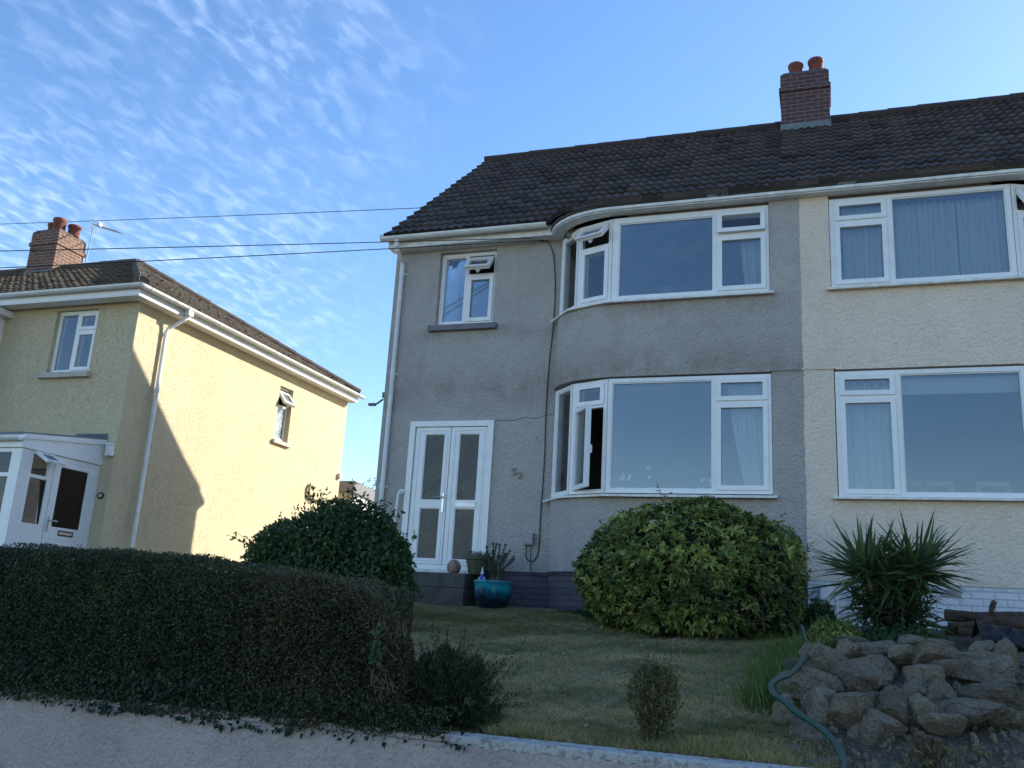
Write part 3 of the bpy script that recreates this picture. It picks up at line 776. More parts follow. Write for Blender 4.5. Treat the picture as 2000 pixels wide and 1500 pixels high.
chimney(grey, -.185, 14.68, 15.32, .80, 8.05, 9.49, M['brick'], [(-.33, 14.95, .30, .125, 'pot_red'), (.01, 14.98, .36, .13, 'pot_red')], .46)

# ---- cream house windows
window(cream, FP, .110, 2.085, 1.515, 3.00, [(.165, .745, 2.715, 2.945, 'top'), (.165, .745, 1.575, 2.665, 'left'), (.805, 2.03, 1.585, 2.945, 'fix')])
pl, L = facet(mir(C_), mir(B_))
window(cream, pl, .012, L-.012, 1.515, 3.00, [(.065, L-.075, 2.685, 2.95, 'top'), (.065, L-.075, 1.575, 2.640, 'right')])
pl, L = facet(mir(B_), mir(A_)); window(cream, pl, .005, L, 1.515, 3.00, [(.05, L-.05, 1.575, 2.95, 'fix')])
window(cream, FP, .105, 2.085, 4.045, 5.19, [(.175, .745, 4.905, 5.135, 'top'), (.175, .745, 4.08, 4.855, 'left'), (.81, 2.03, 4.095, 5.14, 'fix')])
pl, L = facet(mir(C_), mir(B_))
window(cream, pl, .012, L-.012, 4.045, 5.19, [(.065, L-.075, 4.865, 5.14, 'top', R(-35)), (.065, L-.075, 4.095, 4.815, 'right')])
pl, L = facet(mir(B_), mir(A_)); window(cream, pl, .005, L, 4.045, 5.19, [(.05, L-.05, 4.095, 5.13, 'fix')])
# outer entrance side of the cream house (out of the picture): plain door and window so that nothing gapes
window(cream, W5, 3.96, 4.85, 4.055, 5.195, [(4.01, 4.80, 4.11, 5.14, 'fix')], setback=.05)
bm = bmesh.new(); plate(bm, W5, 3.865, 5.065, .605, 2.595, [(4.1, 4.8, 1.5, 2.45)], -.08, 0); d = obj('door', bm, M['upvc'], cream, bevel=.004)
bm = bmesh.new(); lbox(bm, W5, 4.1, 4.8, 1.5, 2.45, -.05, -.03); obj('pane', bm, M['glass_door'], d)
# vent bricks, meter box and pipe at the base of the cream house
bm = bmesh.new(); box(bm, 1.09, 1.30, 10.848, 10.862, .485, .545)
for i in range(7):
    for j in range(2): box(bm, 1.10+i*.028, 1.118+i*.028, 10.843, 10.8475, .493+j*.026, .508+j*.026)
obj('air_brick', bm, M['meter'], cream)
bm = bmesh.new(); box(bm, -.12, .02, 10.76, 10.855, .34, .545); mb = obj('meter_box', bm, M['upvc'], cream, bevel=.006)
bm = bmesh.new(); tube(bm, [(.05, 10.80, .52), (.05, 10.80, .1)], .018, 8); tube(bm, [(-.05, 10.79, .34), (-.02, 10.76, .26), (.03, 10.78, .24), (.06, 10.79, .33)], .006, 6)
obj('service_pipe', bm, M['upvc_old'], cream)

# ================================================================== YELLOW HOUSE (left)
yel = empty('yellow_house', (-13.5, 11.5, -.15), 'yellow roughcast house at the left with hipped brown roof and white glazed porch', 'house')
YX0, YX1, YF, YB = -16.7, -10.78, 11.5, 18.62
bm = bmesh.new()
plate(bm, Pl((0, YF, 0), (1, 0, 0)), YX0, YX1, -.3, 4.9, [(-12.53, -11.62, 3.58, 4.71), (-12.75, -11.95, -.1, 1.95)], -.25, 0)
plate(bm, Pl((YX1, 0, 0), (0, 1, 0)), YF+.25, YB, -.3, 4.9, [(15.80, 16.30, 3.30, 4.46)], -.25, 0)
box(bm, YX0, YX1-.25, YB-.25, YB, -.3, 4.9)
obj('wall', bm, M['yellow'], yel)
bm = bmesh.new(); box(bm, YX0, YX1-.26, 14.6, 14.7, -.1, 4.8)
for z in (-.1, 2.4, 4.84): box(bm, YX0, YX1-.26, YF+.26, 14.58, z-.1, z); box(bm, YX0, YX1-.26, 14.72, YB-.26, z-.1, z)
box(bm, -13.1, -13.0, YF+.26, 14.58, -.1, 2.29); box(bm, YX0, YX0+.1, YF+.26, 14.58, 2.41, 4.7)
box(bm, YX0, YX1-.26, 16.6, 16.7, 2.41, 4.7)
obj('interior', bm, M['interior'], yel)
TY = .571; CY = math.cos(math.atan(TY)); SY = math.sin(math.atan(TY))
EX, EY, EYB, EZ = -10.50, 11.15, 18.75, 4.95
def Py(s, t): return (s, EY+t*CY, EZ+t*SY), (0, -SY, CY)
def Px(s, t): return (EX-t*CY, s, EZ+t*SY), (SY, 0, CY)
n_c = 15; gg = 3.8/CY/n_c
rf = tile_roof('roof', Py, n_c, gg, lambda t: (YX0, EX-t*CY), M['tiles_y'], yel, seed=8)
rs = tile_roof('roof_slope', Px, n_c, gg, lambda t: (EY+t*CY, EYB-t*CY), M['tiles_y'], rf, seed=9)
bm = bmesh.new()
v = [bm.verts.new(p) for p in ((YX0, EY, EZ-.02), (EX, EY, EZ-.02), (EX, EYB, EZ-.02), (YX0, EYB, EZ-.02), (YX0, 14.95, EZ+2.17-.03), (-14.3, 14.95, EZ+2.17-.03))]
for f_ in ((0, 1, 5, 4), (1, 2, 5), (2, 3, 4, 5), (0, 4, 3), (0, 3, 2, 1)): bm.faces.new([v[i] for i in f_])
obj('roof_deck', bm, M['felt'], rf)
bm = bmesh.new(); ridge_caps(bm, (YX0, 14.95, 7.14), (-14.3, 14.95, 7.14), .12); ridge_caps(bm, (EX-.05, EY+.05, EZ+.06), (-14.3, 14.95, 7.14), .125, .42)
ridge_caps(bm, (EX-.05, EYB-.05, EZ+.06), (-14.3, 14.95, 7.14), .125, .42)
o = obj('ridge_tiles', bm, M['hiptile'], rf); add_tint(o, .5)
bm = bmesh.new(); tube(bm, [(EX-.10, EY+.05, EZ+.05), (EX-.06, EY+.0, EZ+.06), (EX-.04, EY-.02, EZ+.20)], .012, 6); obj('hip_iron', bm, M['dark_metal'], rf)
chimney(yel, -16.68, 14.58, 15.38, .78, 6.7, 7.96, M['brick_y'], [(-16.88, 14.95, .30, .14, 'pot_red'), (-16.62, 14.85, .36, .145, 'pot_red'), (-16.42, 15.10, .28, .14, 'pot_red')], .28)
# fascia, soffit, gutters
bm = bmesh.new()
pth = [(YX0, EY+.05, 0), (EX-.05, EY+.05, 0), (EX-.05, EYB-.05, 0)]
sweep(bm, pth, [(0, 4.79), (0, 4.95), (-.03, 4.95), (-.03, 4.79)])
sweep(bm, pth, [(-.002, 4.770), (-.002, 4.788), (-.24, 4.788), (-.24, 4.770)])
obj('fascia', bm, M['upvc'], yel)
bm = bmesh.new()
prof = [(.062*math.cos(t), .062*math.sin(t)) for t in np.linspace(math.pi, 2*math.pi, 9)] + [(.055*math.cos(t), .055*math.sin(t)) for t in np.linspace(2*math.pi, math.pi, 9)]
sweep(bm, [(YX0+1.9, EY-.02, 4.94), (EX+.02, EY-.02, 4.94), (EX+.02, EYB+.05, 4.94)], prof)
for x in np.arange(YX0+2.2, EX, .85): clip_(bm, (x-.02, EY-.02, 4.939), (x+.02, EY-.02, 4.939))
for y in [11.35, 12.3, 13.2, 14.1, 15, 15.9, 16.8, 17.7, 18.5]: clip_(bm, (EX+.02, y-.02, 4.939), (EX+.02, y+.02, 4.939))
obj('gutter', bm, M['gutter'], yel)
bm = bmesh.new()
tube(bm, [(EX+.02, 12.36, 4.90), (EX+.02, 12.36, 4.78)], .042, 10); box(bm, EX-.03, EX+.07, 12.30, 12.42, 4.80, 4.88)
tube(bm, [(EX+.0, 12.36, 4.80), (EX-.03, 12.33, 4.72), (EX-.20, 12.17, 4.52), (EX-.225, 12.15, 4.44), (EX-.225, 12.15, -.3)], .034, 10)
for z in (4.40, 3.4, 1.75): tube(bm, [(EX-.225, 12.15, z-.035), (EX-.225, 12.15, z+.035)], .041, 10)
obj('downpipe', bm, M['gutter'], yel)
# front upper window
YP = Pl((0, YF, 0), (1, 0, 0))
window(yel, YP, -12.525, -11.625, 3.60, 4.705, [(-12.48, -12.12, 3.65, 4.655, 'fix'), (-12.06, -11.675, 4.37, 4.655, 'top'), (-12.06, -11.675, 3.65, 4.32, 'right')], setback=.07)
bm = bmesh.new(); box(bm, -12.64, -11.55, 11.41, 11.60, 3.49, 3.578); obj('window_sill', bm, M['sill_cream'], yel, bevel=.004)
# side window
SP = Pl((YX1, 0, 0), (0, 1, 0))
window(yel, SP, 15.805, 16.295, 3.32, 4.455, [(15.85, 16.25, 4.08, 4.41, 'top', R(-38)), (15.85, 16.25, 3.37, 4.04, 'fix')], setback=.09, glass='glass_frost')
bm = bmesh.new(); box(bm, YX1-.12, YX1+.07, 15.72, 16.36, 3.225, 3.298); obj('window_sill', bm, M['sill_cream'], yel, bevel=.004)
a = Mat('grey_translucent_sheet', .5); a.color((.16, .20, .24)); tr = a.n.new('ShaderNodeBsdfTranslucent'); tr.inputs[0].default_value = (.7, .7, .66, 1)
mxx = a.n.new('ShaderNodeMixShader'); mxx.inputs[0].default_value = .6; a.l.new(a.b.outputs[0], mxx.inputs[1]); a.l.new(tr.outputs[0], mxx.inputs[2]); a.l.new(mxx.outputs[0], a.n['Material Output'].inputs[0]); M['polycarb'] = a.m
# porch
XP, YPF = -11.03, 9.97
PO = empty('porch', (-12, 10.7, -.2), None, None); 
PO.parent = yel; PO.location = Vector((-12, 10.7, -.2))-Vector(yel.location)
PO.name = 'porch'
SD = Pl((XP, 0, 0), (0, 1, 0)); FR = Pl((0, YPF, 0), (1, 0, 0))
bm = bmesh.new()
plate(bm, SD, YPF+.12, 11.50, -.1, 2.0, [(10.19, 10.515, .95, 1.605), (10.19, 10.515, 1.66, 1.965), (10.60, 11.40, -.05, 1.93)], -.06, 0)
lbox(bm, SD, 10.155, 10.53, .1, .80, .0005, .012)
box(bm, XP-.13, XP+.004, YPF-.004, YPF+.119, -.1, 2.0)
plate(bm, FR, -13.4, XP-.131, -.1, 2.0, [(-12.2, XP-.19, .95, 1.58), (-12.2, XP-.19, 1.64, 1.94), (-13.3, -12.3, .95, 1.58), (-13.3, -12.3, 1.64, 1.94)], -.06, 0)
box(bm, -13.4, -13.34, YPF+.061, 11.5, -.1, 2.0)
obj('porch_frame', bm, M['upvc'], PO, bevel=.003)
bm = bmesh.new()
lbox(bm, SD, 10.195, 10.51, .955, 1.60, -.04, -.022)
lbox(bm, FR, -12.195, XP-.195, .955, 1.575, -.04, -.022); lbox(bm, FR, -12.195, XP-.195, 1.645, 1.935, -.04, -.022)
lbox(bm, FR, -13.295, -12.305, .955, 1.575, -.04, -.022); lbox(bm, FR, -13.295, -12.305, 1.645, 1.935, -.04, -.022)
obj('pane', bm, M['glass_clear'], PO)
xf = pivot(SD, 10.35, 1.965, SD.d, R(-62))
bm = bmesh.new(); ring(bm, SD, 10.18, 10.525, 1.655, 1.97, .055, .002, .04, xf); obj('open_sash', bm, M['upvc'], PO, bevel=.003)
bm = bmesh.new(); lbox(bm, SD, 10.236, 10.469, 1.711, 1.914, .012, .026, xf); obj('sash_pane', bm, M['glass_clear'], PO)
bm = bmesh.new()
plate(bm, SD, 10.605, 11.395, -.045, 1.925, [(10.725, 11.285, .945, 1.845)], -.055, .012)
ring(bm, SD, 10.70, 11.31, .05, .79, .02, .0125, .018)
dr = obj('porch_door', bm, M['upvc'], PO, bevel=.003)
# the door glass, letterbox and handle belong to the porch door frame
bm = bmesh.new(); lbox(bm, SD, 10.73, 11.28, .95, 1.84, -.03, -.012); obj('door_pane', bm, M['glass_clear'], PO)
bm = bmesh.new(); ring(bm, SD, 10.87, 11.16, .825, .905, .012, .013, .024); lbox(bm, SD, 10.883, 11.147, .838, .892, .013, .018); obj('letterbox', bm, [M['black_plastic']], PO)
bm = bmesh.new(); lbox(bm, SD, 10.885, 11.145, .845, .885, .0185, .0215); obj('letterbox_flap', bm, M['alu'], PO)
bm = bmesh.new(); lbox(bm, SD, 10.635, 10.66, .86, 1.09, .013, .022); tube(bm, [(XP+.02, 10.647, 1.03), (XP+.065, 10.647, 1.03), (XP+.068, 10.68, 1.03), (XP+.062, 10.78, 1.025)], .010, 8); obj('handle', bm, M['alu'], PO)
# porch roof fascia and lean-to roof
bm = bmesh.new()
vs = [(XP+.03, 9.93, 2.005), (XP+.03, 11.5, 2.005), (XP+.03, 11.5, 2.40), (XP+.03, 9.93, 2.19)]
a = [bm.verts.new(p) for p in vs]; b = [bm.verts.new((p[0]-.05, p[1], p[2])) for p in vs]
bm.faces.new(a); bm.faces.new(b[::-1])
for i in range(4): bm.faces.new((a[i], a[(i+1) % 4], b[(i+1) % 4], b[i]))
vs = [(XP+.05, 9.92, 2.13), (XP+.05, 11.5, 2.335), (XP+.05, 11.5, 2.42), (XP+.05, 9.92, 2.20)]
a = [bm.verts.new(p) for p in vs]; b = [bm.verts.new((p[0]-.018, p[1], p[2])) for p in vs]
bm.faces.new(a); bm.faces.new(b[::-1])
for i in range(4): bm.faces.new((a[i], a[(i+1) % 4], b[(i+1) % 4], b[i]))
box(bm, -13.45, XP-.021, 9.93, 9.96, 2.005, 2.19)
obj('porch_fascia', bm, M['upvc'], PO)
bm = bmesh.new(); sweep(bm, [(-13.45, 9.87, 2.15), (XP+.03, 9.87, 2.15)], prof); obj('porch_gutter', bm, M['gutter'], PO)
bm = bmesh.new()
a = [bm.verts.new(p) for p in ((-13.45, 9.9, 2.195), (XP+.02, 9.9, 2.195), (XP+.02, 11.5, 2.42), (-13.45, 11.5, 2.42))]
b = [bm.verts.new(v.co+Vector((0, 0, .03))) for v in a]; bm.faces.new(a[::-1]); bm.faces.new(b)
for i in range(4): bm.faces.new((a[i], a[(i+1) % 4], b[(i+1) % 4], b[i]))
box(bm, -11.6, XP+.045, 11.46, 11.50, 2.42, 2.52)
obj('porch_roof', bm, M['polycarb'], PO)
bm = bmesh.new(); box(bm, -13.33, XP-.07, YPF+.07, 11.74, -.14, -.1); obj('porch_floor', bm, M['interior'], PO)
bm = bmesh.new(); plate(bm, YP, -12.745, -11.955, -.095, 1.945, [(-12.6, -12.1, 1.15, 1.75)], -.09, -.04); ring(bm, YP, -12.6, -12.1, .1, 1.0, .03, -.039, -.03); obj('inner_door', bm, M['wood_brown'], PO)
bm = bmesh.new(); box(bm, -12.9, -12.5, 10.2, 10.5, -.098, .62); obj('porch_shelf', bm, M['wood_brown'], PO)
# upper bay corner at the far left
bm = bmesh.new(); box(bm, -16.3, -13.52, 10.78, 11.5, 4.63, 4.74); box(bm, -16.3, -13.62, 10.86, 11.5, 4.74, 4.785)
obj('bay_canopy', bm, M['upvc'], yel, bevel=.004)
bm = bmesh.new(); box(bm, -16.3, -13.72, 10.93, 11.5, 2.42, 3.55); obj('bay_apron', bm, M['yellow'], yel)
window(yel, Pl((0, 10.9, 0), (1, 0, 0)), -16.3, -13.7, 3.55, 4.625, [(-14.15, -13.76, 3.6, 4.57, 'fix'), (-16.2, -14.22, 3.6, 4.57, 'fix')])
window(yel, Pl((-13.7, 10.9, 0), (0, 1, 0)), .003, .6, 3.55, 4.625, [(.06, .54, 3.6, 4.57, 'fix')])
# plate with number, alarm box and bell push
bm = bmesh.new(); n = 24
for yy, sc_ in ((11.488, 1), (11.5, 1)): pass
c0 = [bm.verts.new((-10.925+.075*math.cos(2*math.pi*k/n), 11.499, 1.52+.055*math.sin(2*math.pi*k/n))) for k in range(n)]
c1 = [bm.verts.new((-10.925+.068*math.cos(2*math.pi*k/n), 11.487, 1.52+.049*math.sin(2*math.pi*k/n))) for k in range(n)]
for k in range(n): bm.faces.new((c0[k], c0[(k+1) % n], c1[(k+1) % n], c1[k]))
bm.faces.new(c1)
pn = obj('number_plate', bm, M['black_plastic'], yel)
digits('50', 'number', .075, (-10.925, 11.485, 1.52), Euler((R(90), 0, 0)), M['white'], pn, .003)
bm = bmesh.new(); box(bm, -10.90, -10.79, 11.40, 11.5, 2.15, 2.32); box(bm, -10.905, -10.785, 11.39, 11.5, 2.32, 2.355); obj('alarm_box', bm, M['upvc_old'], yel, bevel=.008)
# overflow pipe on side wall
bm = bmesh.new(); tube(bm, [(YX1+.0, 17.55, 2.56), (YX1+.05, 17.5, 2.58), (YX1+.05, 17.32, 2.60), (YX1+.05, 17.28, 2.55), (YX1+.05, 17.28, 2.36), (YX1+.05, 17.34, 2.31), (YX1+.05, 18.5, 2.28)], .034, 8)
obj('waste_pipe', bm, M['beige'], yel, smooth=True)
bm = bmesh.new(); box(bm, YX1, YX1+.08, 18.5, 18.6, 2.93, 3.04); obj('security_light', bm, M['white'], yel)
# adjoining house further left (only its roof and wall top show)
adj = empty('adjoining_house', (-19.5, 11.5, -.2), 'adjoining house, only its mossy roof showing left of the yellow house chimney', 'house')
rr_ = tile_roof('roof', Py, n_c, gg, lambda t: (-22.5, YX0-.005), M['tiles_y'], adj, seed=18)
bm = bmesh.new(); v = [bm.verts.new(p) for p in ((-22.5, EY, EZ-.02), (YX0-.01, EY, EZ-.02), (YX0-.01, EYB, EZ-.02), (-22.5, EYB, EZ-.02), (-22.5, 14.95, EZ+2.14), (YX0-.01, 14.95, EZ+2.14))]
for f_ in ((0, 1, 5, 4), (2, 3, 4, 5), (0, 4, 3), (1, 2, 5), (0, 3, 2, 1)): bm.faces.new([v[i] for i in f_])
obj('roof_deck', bm, M['felt'], rr_)
bm = bmesh.new(); ridge_caps(bm, (-22.5, 14.95, 7.16), (YX0-.01, 14.95, 7.16), .12); o = obj('ridge_tiles', bm, M['hiptile'], rr_); add_tint(o, .2)
bm = bmesh.new(); box(bm, -22.4, YX0-.01, 11.5, 18.6, -.3, 4.9); obj('wall', bm, M['yellow'], adj)

# rear extension beyond the yellow house
ext = empty('rear_extension', (-9.9, 20, -.1), 'flat-roofed white extension with grey fascia behind the yellow house, above the bush', 'extension')
def prism(bm, x0, x1, y0, y1, zb, za0, za1):
    v = [bm.verts.new(p) for p in ((x0, y0, zb), (x1, y0, zb), (x1, y1, zb), (x0, y1, zb), (x0, y0, za0), (x1, y0, za0), (x1, y1, za1), (x0, y1, za1))]
    for f in ((0, 3, 2, 1), (4, 5, 6, 7), (0, 1, 5, 4), (1, 2, 6, 5), (2, 3, 7, 6), (3, 0, 4, 7)): bm.faces.new([v[i] for i in f])
bm = bmesh.new(); prism(bm, -11.3, -10.70, 19.2, 25, -.2, 2.80, 2.30); obj('wall', bm, M['white'], ext)
bm = bmesh.new(); prism(bm, -11.4, -10.64, 19.1, 25.1, 2.70, 2.96, 2.99)
for v in bm.verts:
    if v.co.y > 20: v.co.z -= .52
obj('fascia', bm, M['sill_grey'], ext)
bm = bmesh.new(); box(bm, -11.29, -10.705, 19.19, 19.2, .2, 2.68); obj('corner_panel', bm, M['sill_cream'], ext)

# aerial on the yellow house's chimney
bm = bmesh.new()
tube(bm, [(-16.24, 15.42, 7.50), (-16.20, 15.42, 8.46)], .018, 8)
bx0, bx1 = Vector((-16.22, 15.40, 8.43)), Vector((-15.12, 15.15, 8.02))
tube(bm, [bx0, bx1], .010, 6)
for i in range(12):
    p = bx0.lerp(bx1, .12+.08*i); h = .07 if i > 1 else .11
    tube(bm, [p+Vector((-.05, -.10-.0, h*.3)), p+Vector((.05, .10, -h*.3))], .005, 5)
for dz in (-.11, .11): tube(bm, [bx0+Vector((.15, 0, -.03)), bx0+Vector((.02, 0, dz))], .006, 5); tube(bm, [bx0+Vector((.02, -.1, dz)), bx0+Vector((.02, .1, dz))], .008, 5)
box(bm, -16.02, -15.94, 15.33, 15.40, 8.36, 8.42)
tube(bm, [(-16.32, 15.40, 7.62), (-16.22, 15.42, 7.62)], .012, 6)
tag(obj('tv_aerial', bm, M['alu'], None, (-16.24, 15.42, 7.5)), 'television aerial on a mast beside the left brick chimney', 'aerial')

# ------------------------------------------------------------------ overhead wires and wall cable
def wire(name, a, b, sag, r, label, group=None):
    a = Vector(a); b = Vector(b); pts = []
    for i in range(33):
        t = i/32; p = a.lerp(b, t); p.z -= sag*4*t*(1-t); pts.append(p)
    bm = bmesh.new(); tube(bm, pts, r, 6)
    tag(obj(name, bm, M['cable'], None, a), label, 'cable', group)
wire('overhead_cable', (-13.5, 5.92, 3.49), (-3.70, 11.46, 5.29), .02, .006, 'middle overhead cable, running just above the lowest one to the grey house', 'overhead cables')
wire('overhead_cable', (-13.44, 5.93, 3.16), (-3.74, 11.45, 5.25), .03, .006, 'lowest of the three overhead cables, running to the grey house eaves', 'overhead cables')
wire('overhead_cable', (-26, 17, 9.96), (-3, 17, 8.53), .05, .008, 'highest of the three overhead cables, passing behind the chimney pots and grey roof', 'overhead cables')
bm = bmesh.new(); box(bm, -3.80, -3.68, 11.46, 11.5, 5.25, 5.29); tube(bm, [(-3.74, 11.47, 5.27), (-3.72, 11.42, 5.29)], .012, 6)
tag(obj('cable_bracket', bm, M['dark_metal'], None, (-3.74, 11.48, 5.27)), 'small dark cable bracket under the grey house eaves left of the curved bay', 'bracket')
def smooth_path(P, n=6):
    P = [Vector(p) for p in P]; out = []
    for i in range(len(P)-1):
        p0 = P[max(i-1, 0)]; p1 = P[i]; p2 = P[i+1]; p3 = P[min(i+2, len(P)-1)]
        for k in range(n):
            t = k/n; out.append(.5*((2*p1)+(p2-p0)*t+(2*p0-5*p1+4*p2-p3)*t*t+(3*p1-p0-3*p2+p3)*t**3))
    return out+[P[-1]]
bm = bmesh.new()
tube(bm, smooth_path([(-3.74, 11.47, 5.27), (-3.66, 11.475, 5.2), (-3.585, 11.48, 4.99), (-3.54, 11.485, 4.5), (-3.545, 11.485, 3.93), (-3.575, 11.485, 3.48), (-3.59, 11.485, 2.76), (-3.58, 11.485, 2.06), (-3.595, 11.485, 1.38), (-3.60, 11.485, .91), (-3.645, 11.485, .76), (-3.72, 11.485, .74), (-3.77, 11.485, .80), (-3.76, 11.46, .94)]), .0075, 6)
tag(obj('wall_cable', bm, M['cable'], None, (-3.6, 11.48, .74)), 'black cable hanging down the grey wall from the eaves to the small grey box', 'cable')
bm = bmesh.new()
tube(bm, smooth_path([(-3.70, 11.47, .94), (-3.70, 11.47, .80), (-3.69, 11.47, .64), (-3.65, 11.46, .57), (-3.50, 11.44, .545), (-3.38, 11.30, .56), (-3.2, 10.98, .575), (-2.9, 10.84, .585), (-2.5, 10.82, .58)]), .006, 6)
tag(obj('wall_cable', bm, M['cable'], None, (-3.6, 11.46, .55)), 'thin dark cable drooping from the small grey box along the dark brick base', 'cable')

# ------------------------------------------------------------------ curtains and things seen through the windows
def curtain(x0, x1, z0, z1, y, folds, label, mat='curtain', gather=0.0, side=1, amp=.022, seed=0):
    rn = random.Random(seed); bm = bmesh.new(); n = int((x1-x0)*120)+12; rows = []
    nz = 10; ph = [rn.uniform(0, 6.28) for _ in range(4)]
    for j in range(nz+1):
        t = j/nz; z = z1+(z0-z1)*t; r_ = []
        for i in range(n+1):
            u = i/n; w = u*2*math.pi*folds
            yy = y+amp*(math.sin(w+ph[0])+.5*math.sin(2.3*w+ph[1]+.6*t)+.35*math.sin(.45*w+ph[2]))
            if side > 0: x = x0+gather*(t**1.5)*(1-u)*(x1-x0)+u*(x1-x0)
            else: x = x0+u*(x1-x0)*(1-gather*t**1.5)
            r_.append(bm.verts.new((x, yy, z)))
        rows.append(r_)
    for p, q in zip(rows, rows[1:]):
        for k in range(n): bm.faces.new((p[k], p[k+1], q[k+1], q[k]))
    o = obj('curtain', bm, M[mat], None, ((x0+x1)/2, y, z0), smooth=True)
    sd_ = o.modifiers.new('thickness', 'SOLIDIFY'); sd_.thickness = .003
    return tag(o, label, 'curtain')
curtain(-.98, -.64, 4.06, 5.02, 11.02, 5, 'white curtain gathered at the right end of the grey house upper bay window', gather=.25, seed=1)
curtain(-1.13, -.64, 1.56, 2.98, 11.02, 6, 'pale curtain drawn to the right in the grey house lower bay window', gather=.45, seed=2)
curtain(-5.28, -5.10, 4.08, 5.18, 11.66, 3, 'pale blue curtain at the left of the small upper window over the front door', 'curtain_blue', seed=3)
curtain(.235, .80, 4.06, 5.16, 10.99, 7, 'white curtain behind the narrow left casement of the cream house upper window', seed=4)
curtain(.80, 1.52, 4.06, 5.12, 11.02, 9, 'left half of the closed white curtains in the large upper window of the cream house', seed=5, amp=.018)
curtain(1.53, 2.10, 4.06, 5.12, 11.02, 7, 'right half of the closed white curtains in the large upper window of the cream house', seed=6, amp=.018)
curtain(2.16, 2.60, 4.06, 5.12, 11.22, 5, 'white curtain at the far right corner of the cream house upper bay', seed=16, amp=.018)
curtain(.18, .72, 1.56, 2.98, 11.04, 5, 'pale curtain in the left casement of the cream house lower window', seed=7, amp=.02)
curtain(-12.48, -12.14, 3.62, 4.68, 11.66, 4, 'blue curtain in the left half of the yellow house upper window', 'curtain_blue', seed=8)
# blind across the top of the cream lower window
bm = bmesh.new(); box(bm, .80, 2.03, 11.0, 11.03, 2.74, 2.93)
tag(obj('roller_blind', bm, M['curtain'], None, (1.4, 11.0, 2.74)), 'pale blind rolled down a little at the top of the cream house large lower window', 'blind')
for i, (x, lb) in enumerate(((.93, 'pale wooden chair back seen at the left of the cream house lower window'), (1.22, 'pale wooden chair back in the middle of the cream house lower window'), (1.82, 'pale wooden chair back at the right of the cream house lower window'))):
    bm = bmesh.new(); pl = Pl((x, 11.75, 0), (1, 0, 0)); plate(bm, pl, -.18, .18, 1.45, 1.86, [(-.13, .13, 1.45, 1.80)], -.03, 0); 
    for s_ in (-.17, .14): lbox(bm, pl, s_, s_+.03, .6, 1.449, -.03, 0); lbox(bm, pl, s_, s_+.03, .6, 1.04, -.43, -.40)
    lbox(bm, pl, -.18, .18, 1.045, 1.08, -.43, -.031)
    tag(obj('dining_chair', bm, M['roomwood'], None, (x, 11.75, .6)), lb, 'chair', 'chairs in the cream house window')
bm = bmesh.new(); box(bm, 1.30, 1.52, 10.93, 11.0, 1.545, 1.60); tag(obj('windowsill_box', bm, M['white'], None, (1.4, 10.95, 1.545)), 'small white box on the sill inside the cream house lower window', 'box')
# flowers in pots on the sill of the grey lower bay
def sprig(x, y, z, h, n, label, seed):
    rn = random.Random(seed); t = empty('orchid', (x, y, z), label, 'plant', 'flowers on the grey house window sill')
    bm = bmesh.new(); tube(bm, [(x, y, z), (x, y, z+.09)], [.035, .05], 12); obj('pot', bm, M['white'], t)
    bm = bmesh.new(); tube(bm, smooth_path([(x, y, z+.08), (x+.02, y, z+h*.6), (x+.08, y, z+h)]), .004, 5); obj('stem', bm, M['lf_ivy'], t)
    bm = bmesh.new()
    for i in range(n):
        c_ = Vector((x+rn.uniform(-.05, .12), y+rn.uniform(-.03, .03), z+h*rn.uniform(.62, 1.05)))
        for k in range(5):
            an = k*1.257+rn.random(); d_ = Vector((math.cos(an), -.2, math.sin(an)))*.026; e_ = Vector((-math.sin(an), 0, math.cos(an)))*.013
            bm.faces.new([bm.verts.new(c_), bm.verts.new(c_+d_*.6+e_), bm.verts.new(c_+d_), bm.verts.new(c_+d_*.6-e_)])
    obj('blossom', bm, M['white'], t)
for i, (x, h, n, lb) in enumerate(((-2.42, .24, 5, 'white flower head at the left of the grey house lower bay window'), (-2.05, .34, 4, 'tall thin white flower sprig left of the middle of the grey house lower bay window'), (-1.45, .22, 4, 'white flowered pot plant at the right end of the large lower bay pane'))):
    sprig(x, 10.97, 1.55, h, n, lb, i)
ls = empty('table_lamp', (-1.95, 11.35, 3.0), 'dark lampshade silhouette inside the upper bay window of the grey house', 'lamp')
bm = bmesh.new(); tube(bm, [(-1.95, 11.35, 4.15), (-1.95, 11.35, 4.36)], [.15, .11], 20); obj('lamp_shade', bm, M['sill_grey'], ls)
bm = bmesh.new(); tube(bm, [(-1.95, 11.35, 3.0), (-1.95, 11.35, 3.03), (-1.95, 11.35, 3.04), (-1.95, 11.35, 4.14)], [.12, .12, .015, .012], 14); obj('lamp_stand', bm, M['dark_metal'], ls)
bm = bmesh.new(); bmesh.ops.create_uvsphere(bm, u_segments=20, v_segments=12, radius=.13, matrix=Matrix.Translation((-12.2, 11.78, 3.76)))
tag(obj('blue_ball', bm, M['curtain_blue'], None, (-12.2, 11.78, 3.63), smooth=True), 'pale blue globe at the bottom of the yellow house upper window', 'globe')

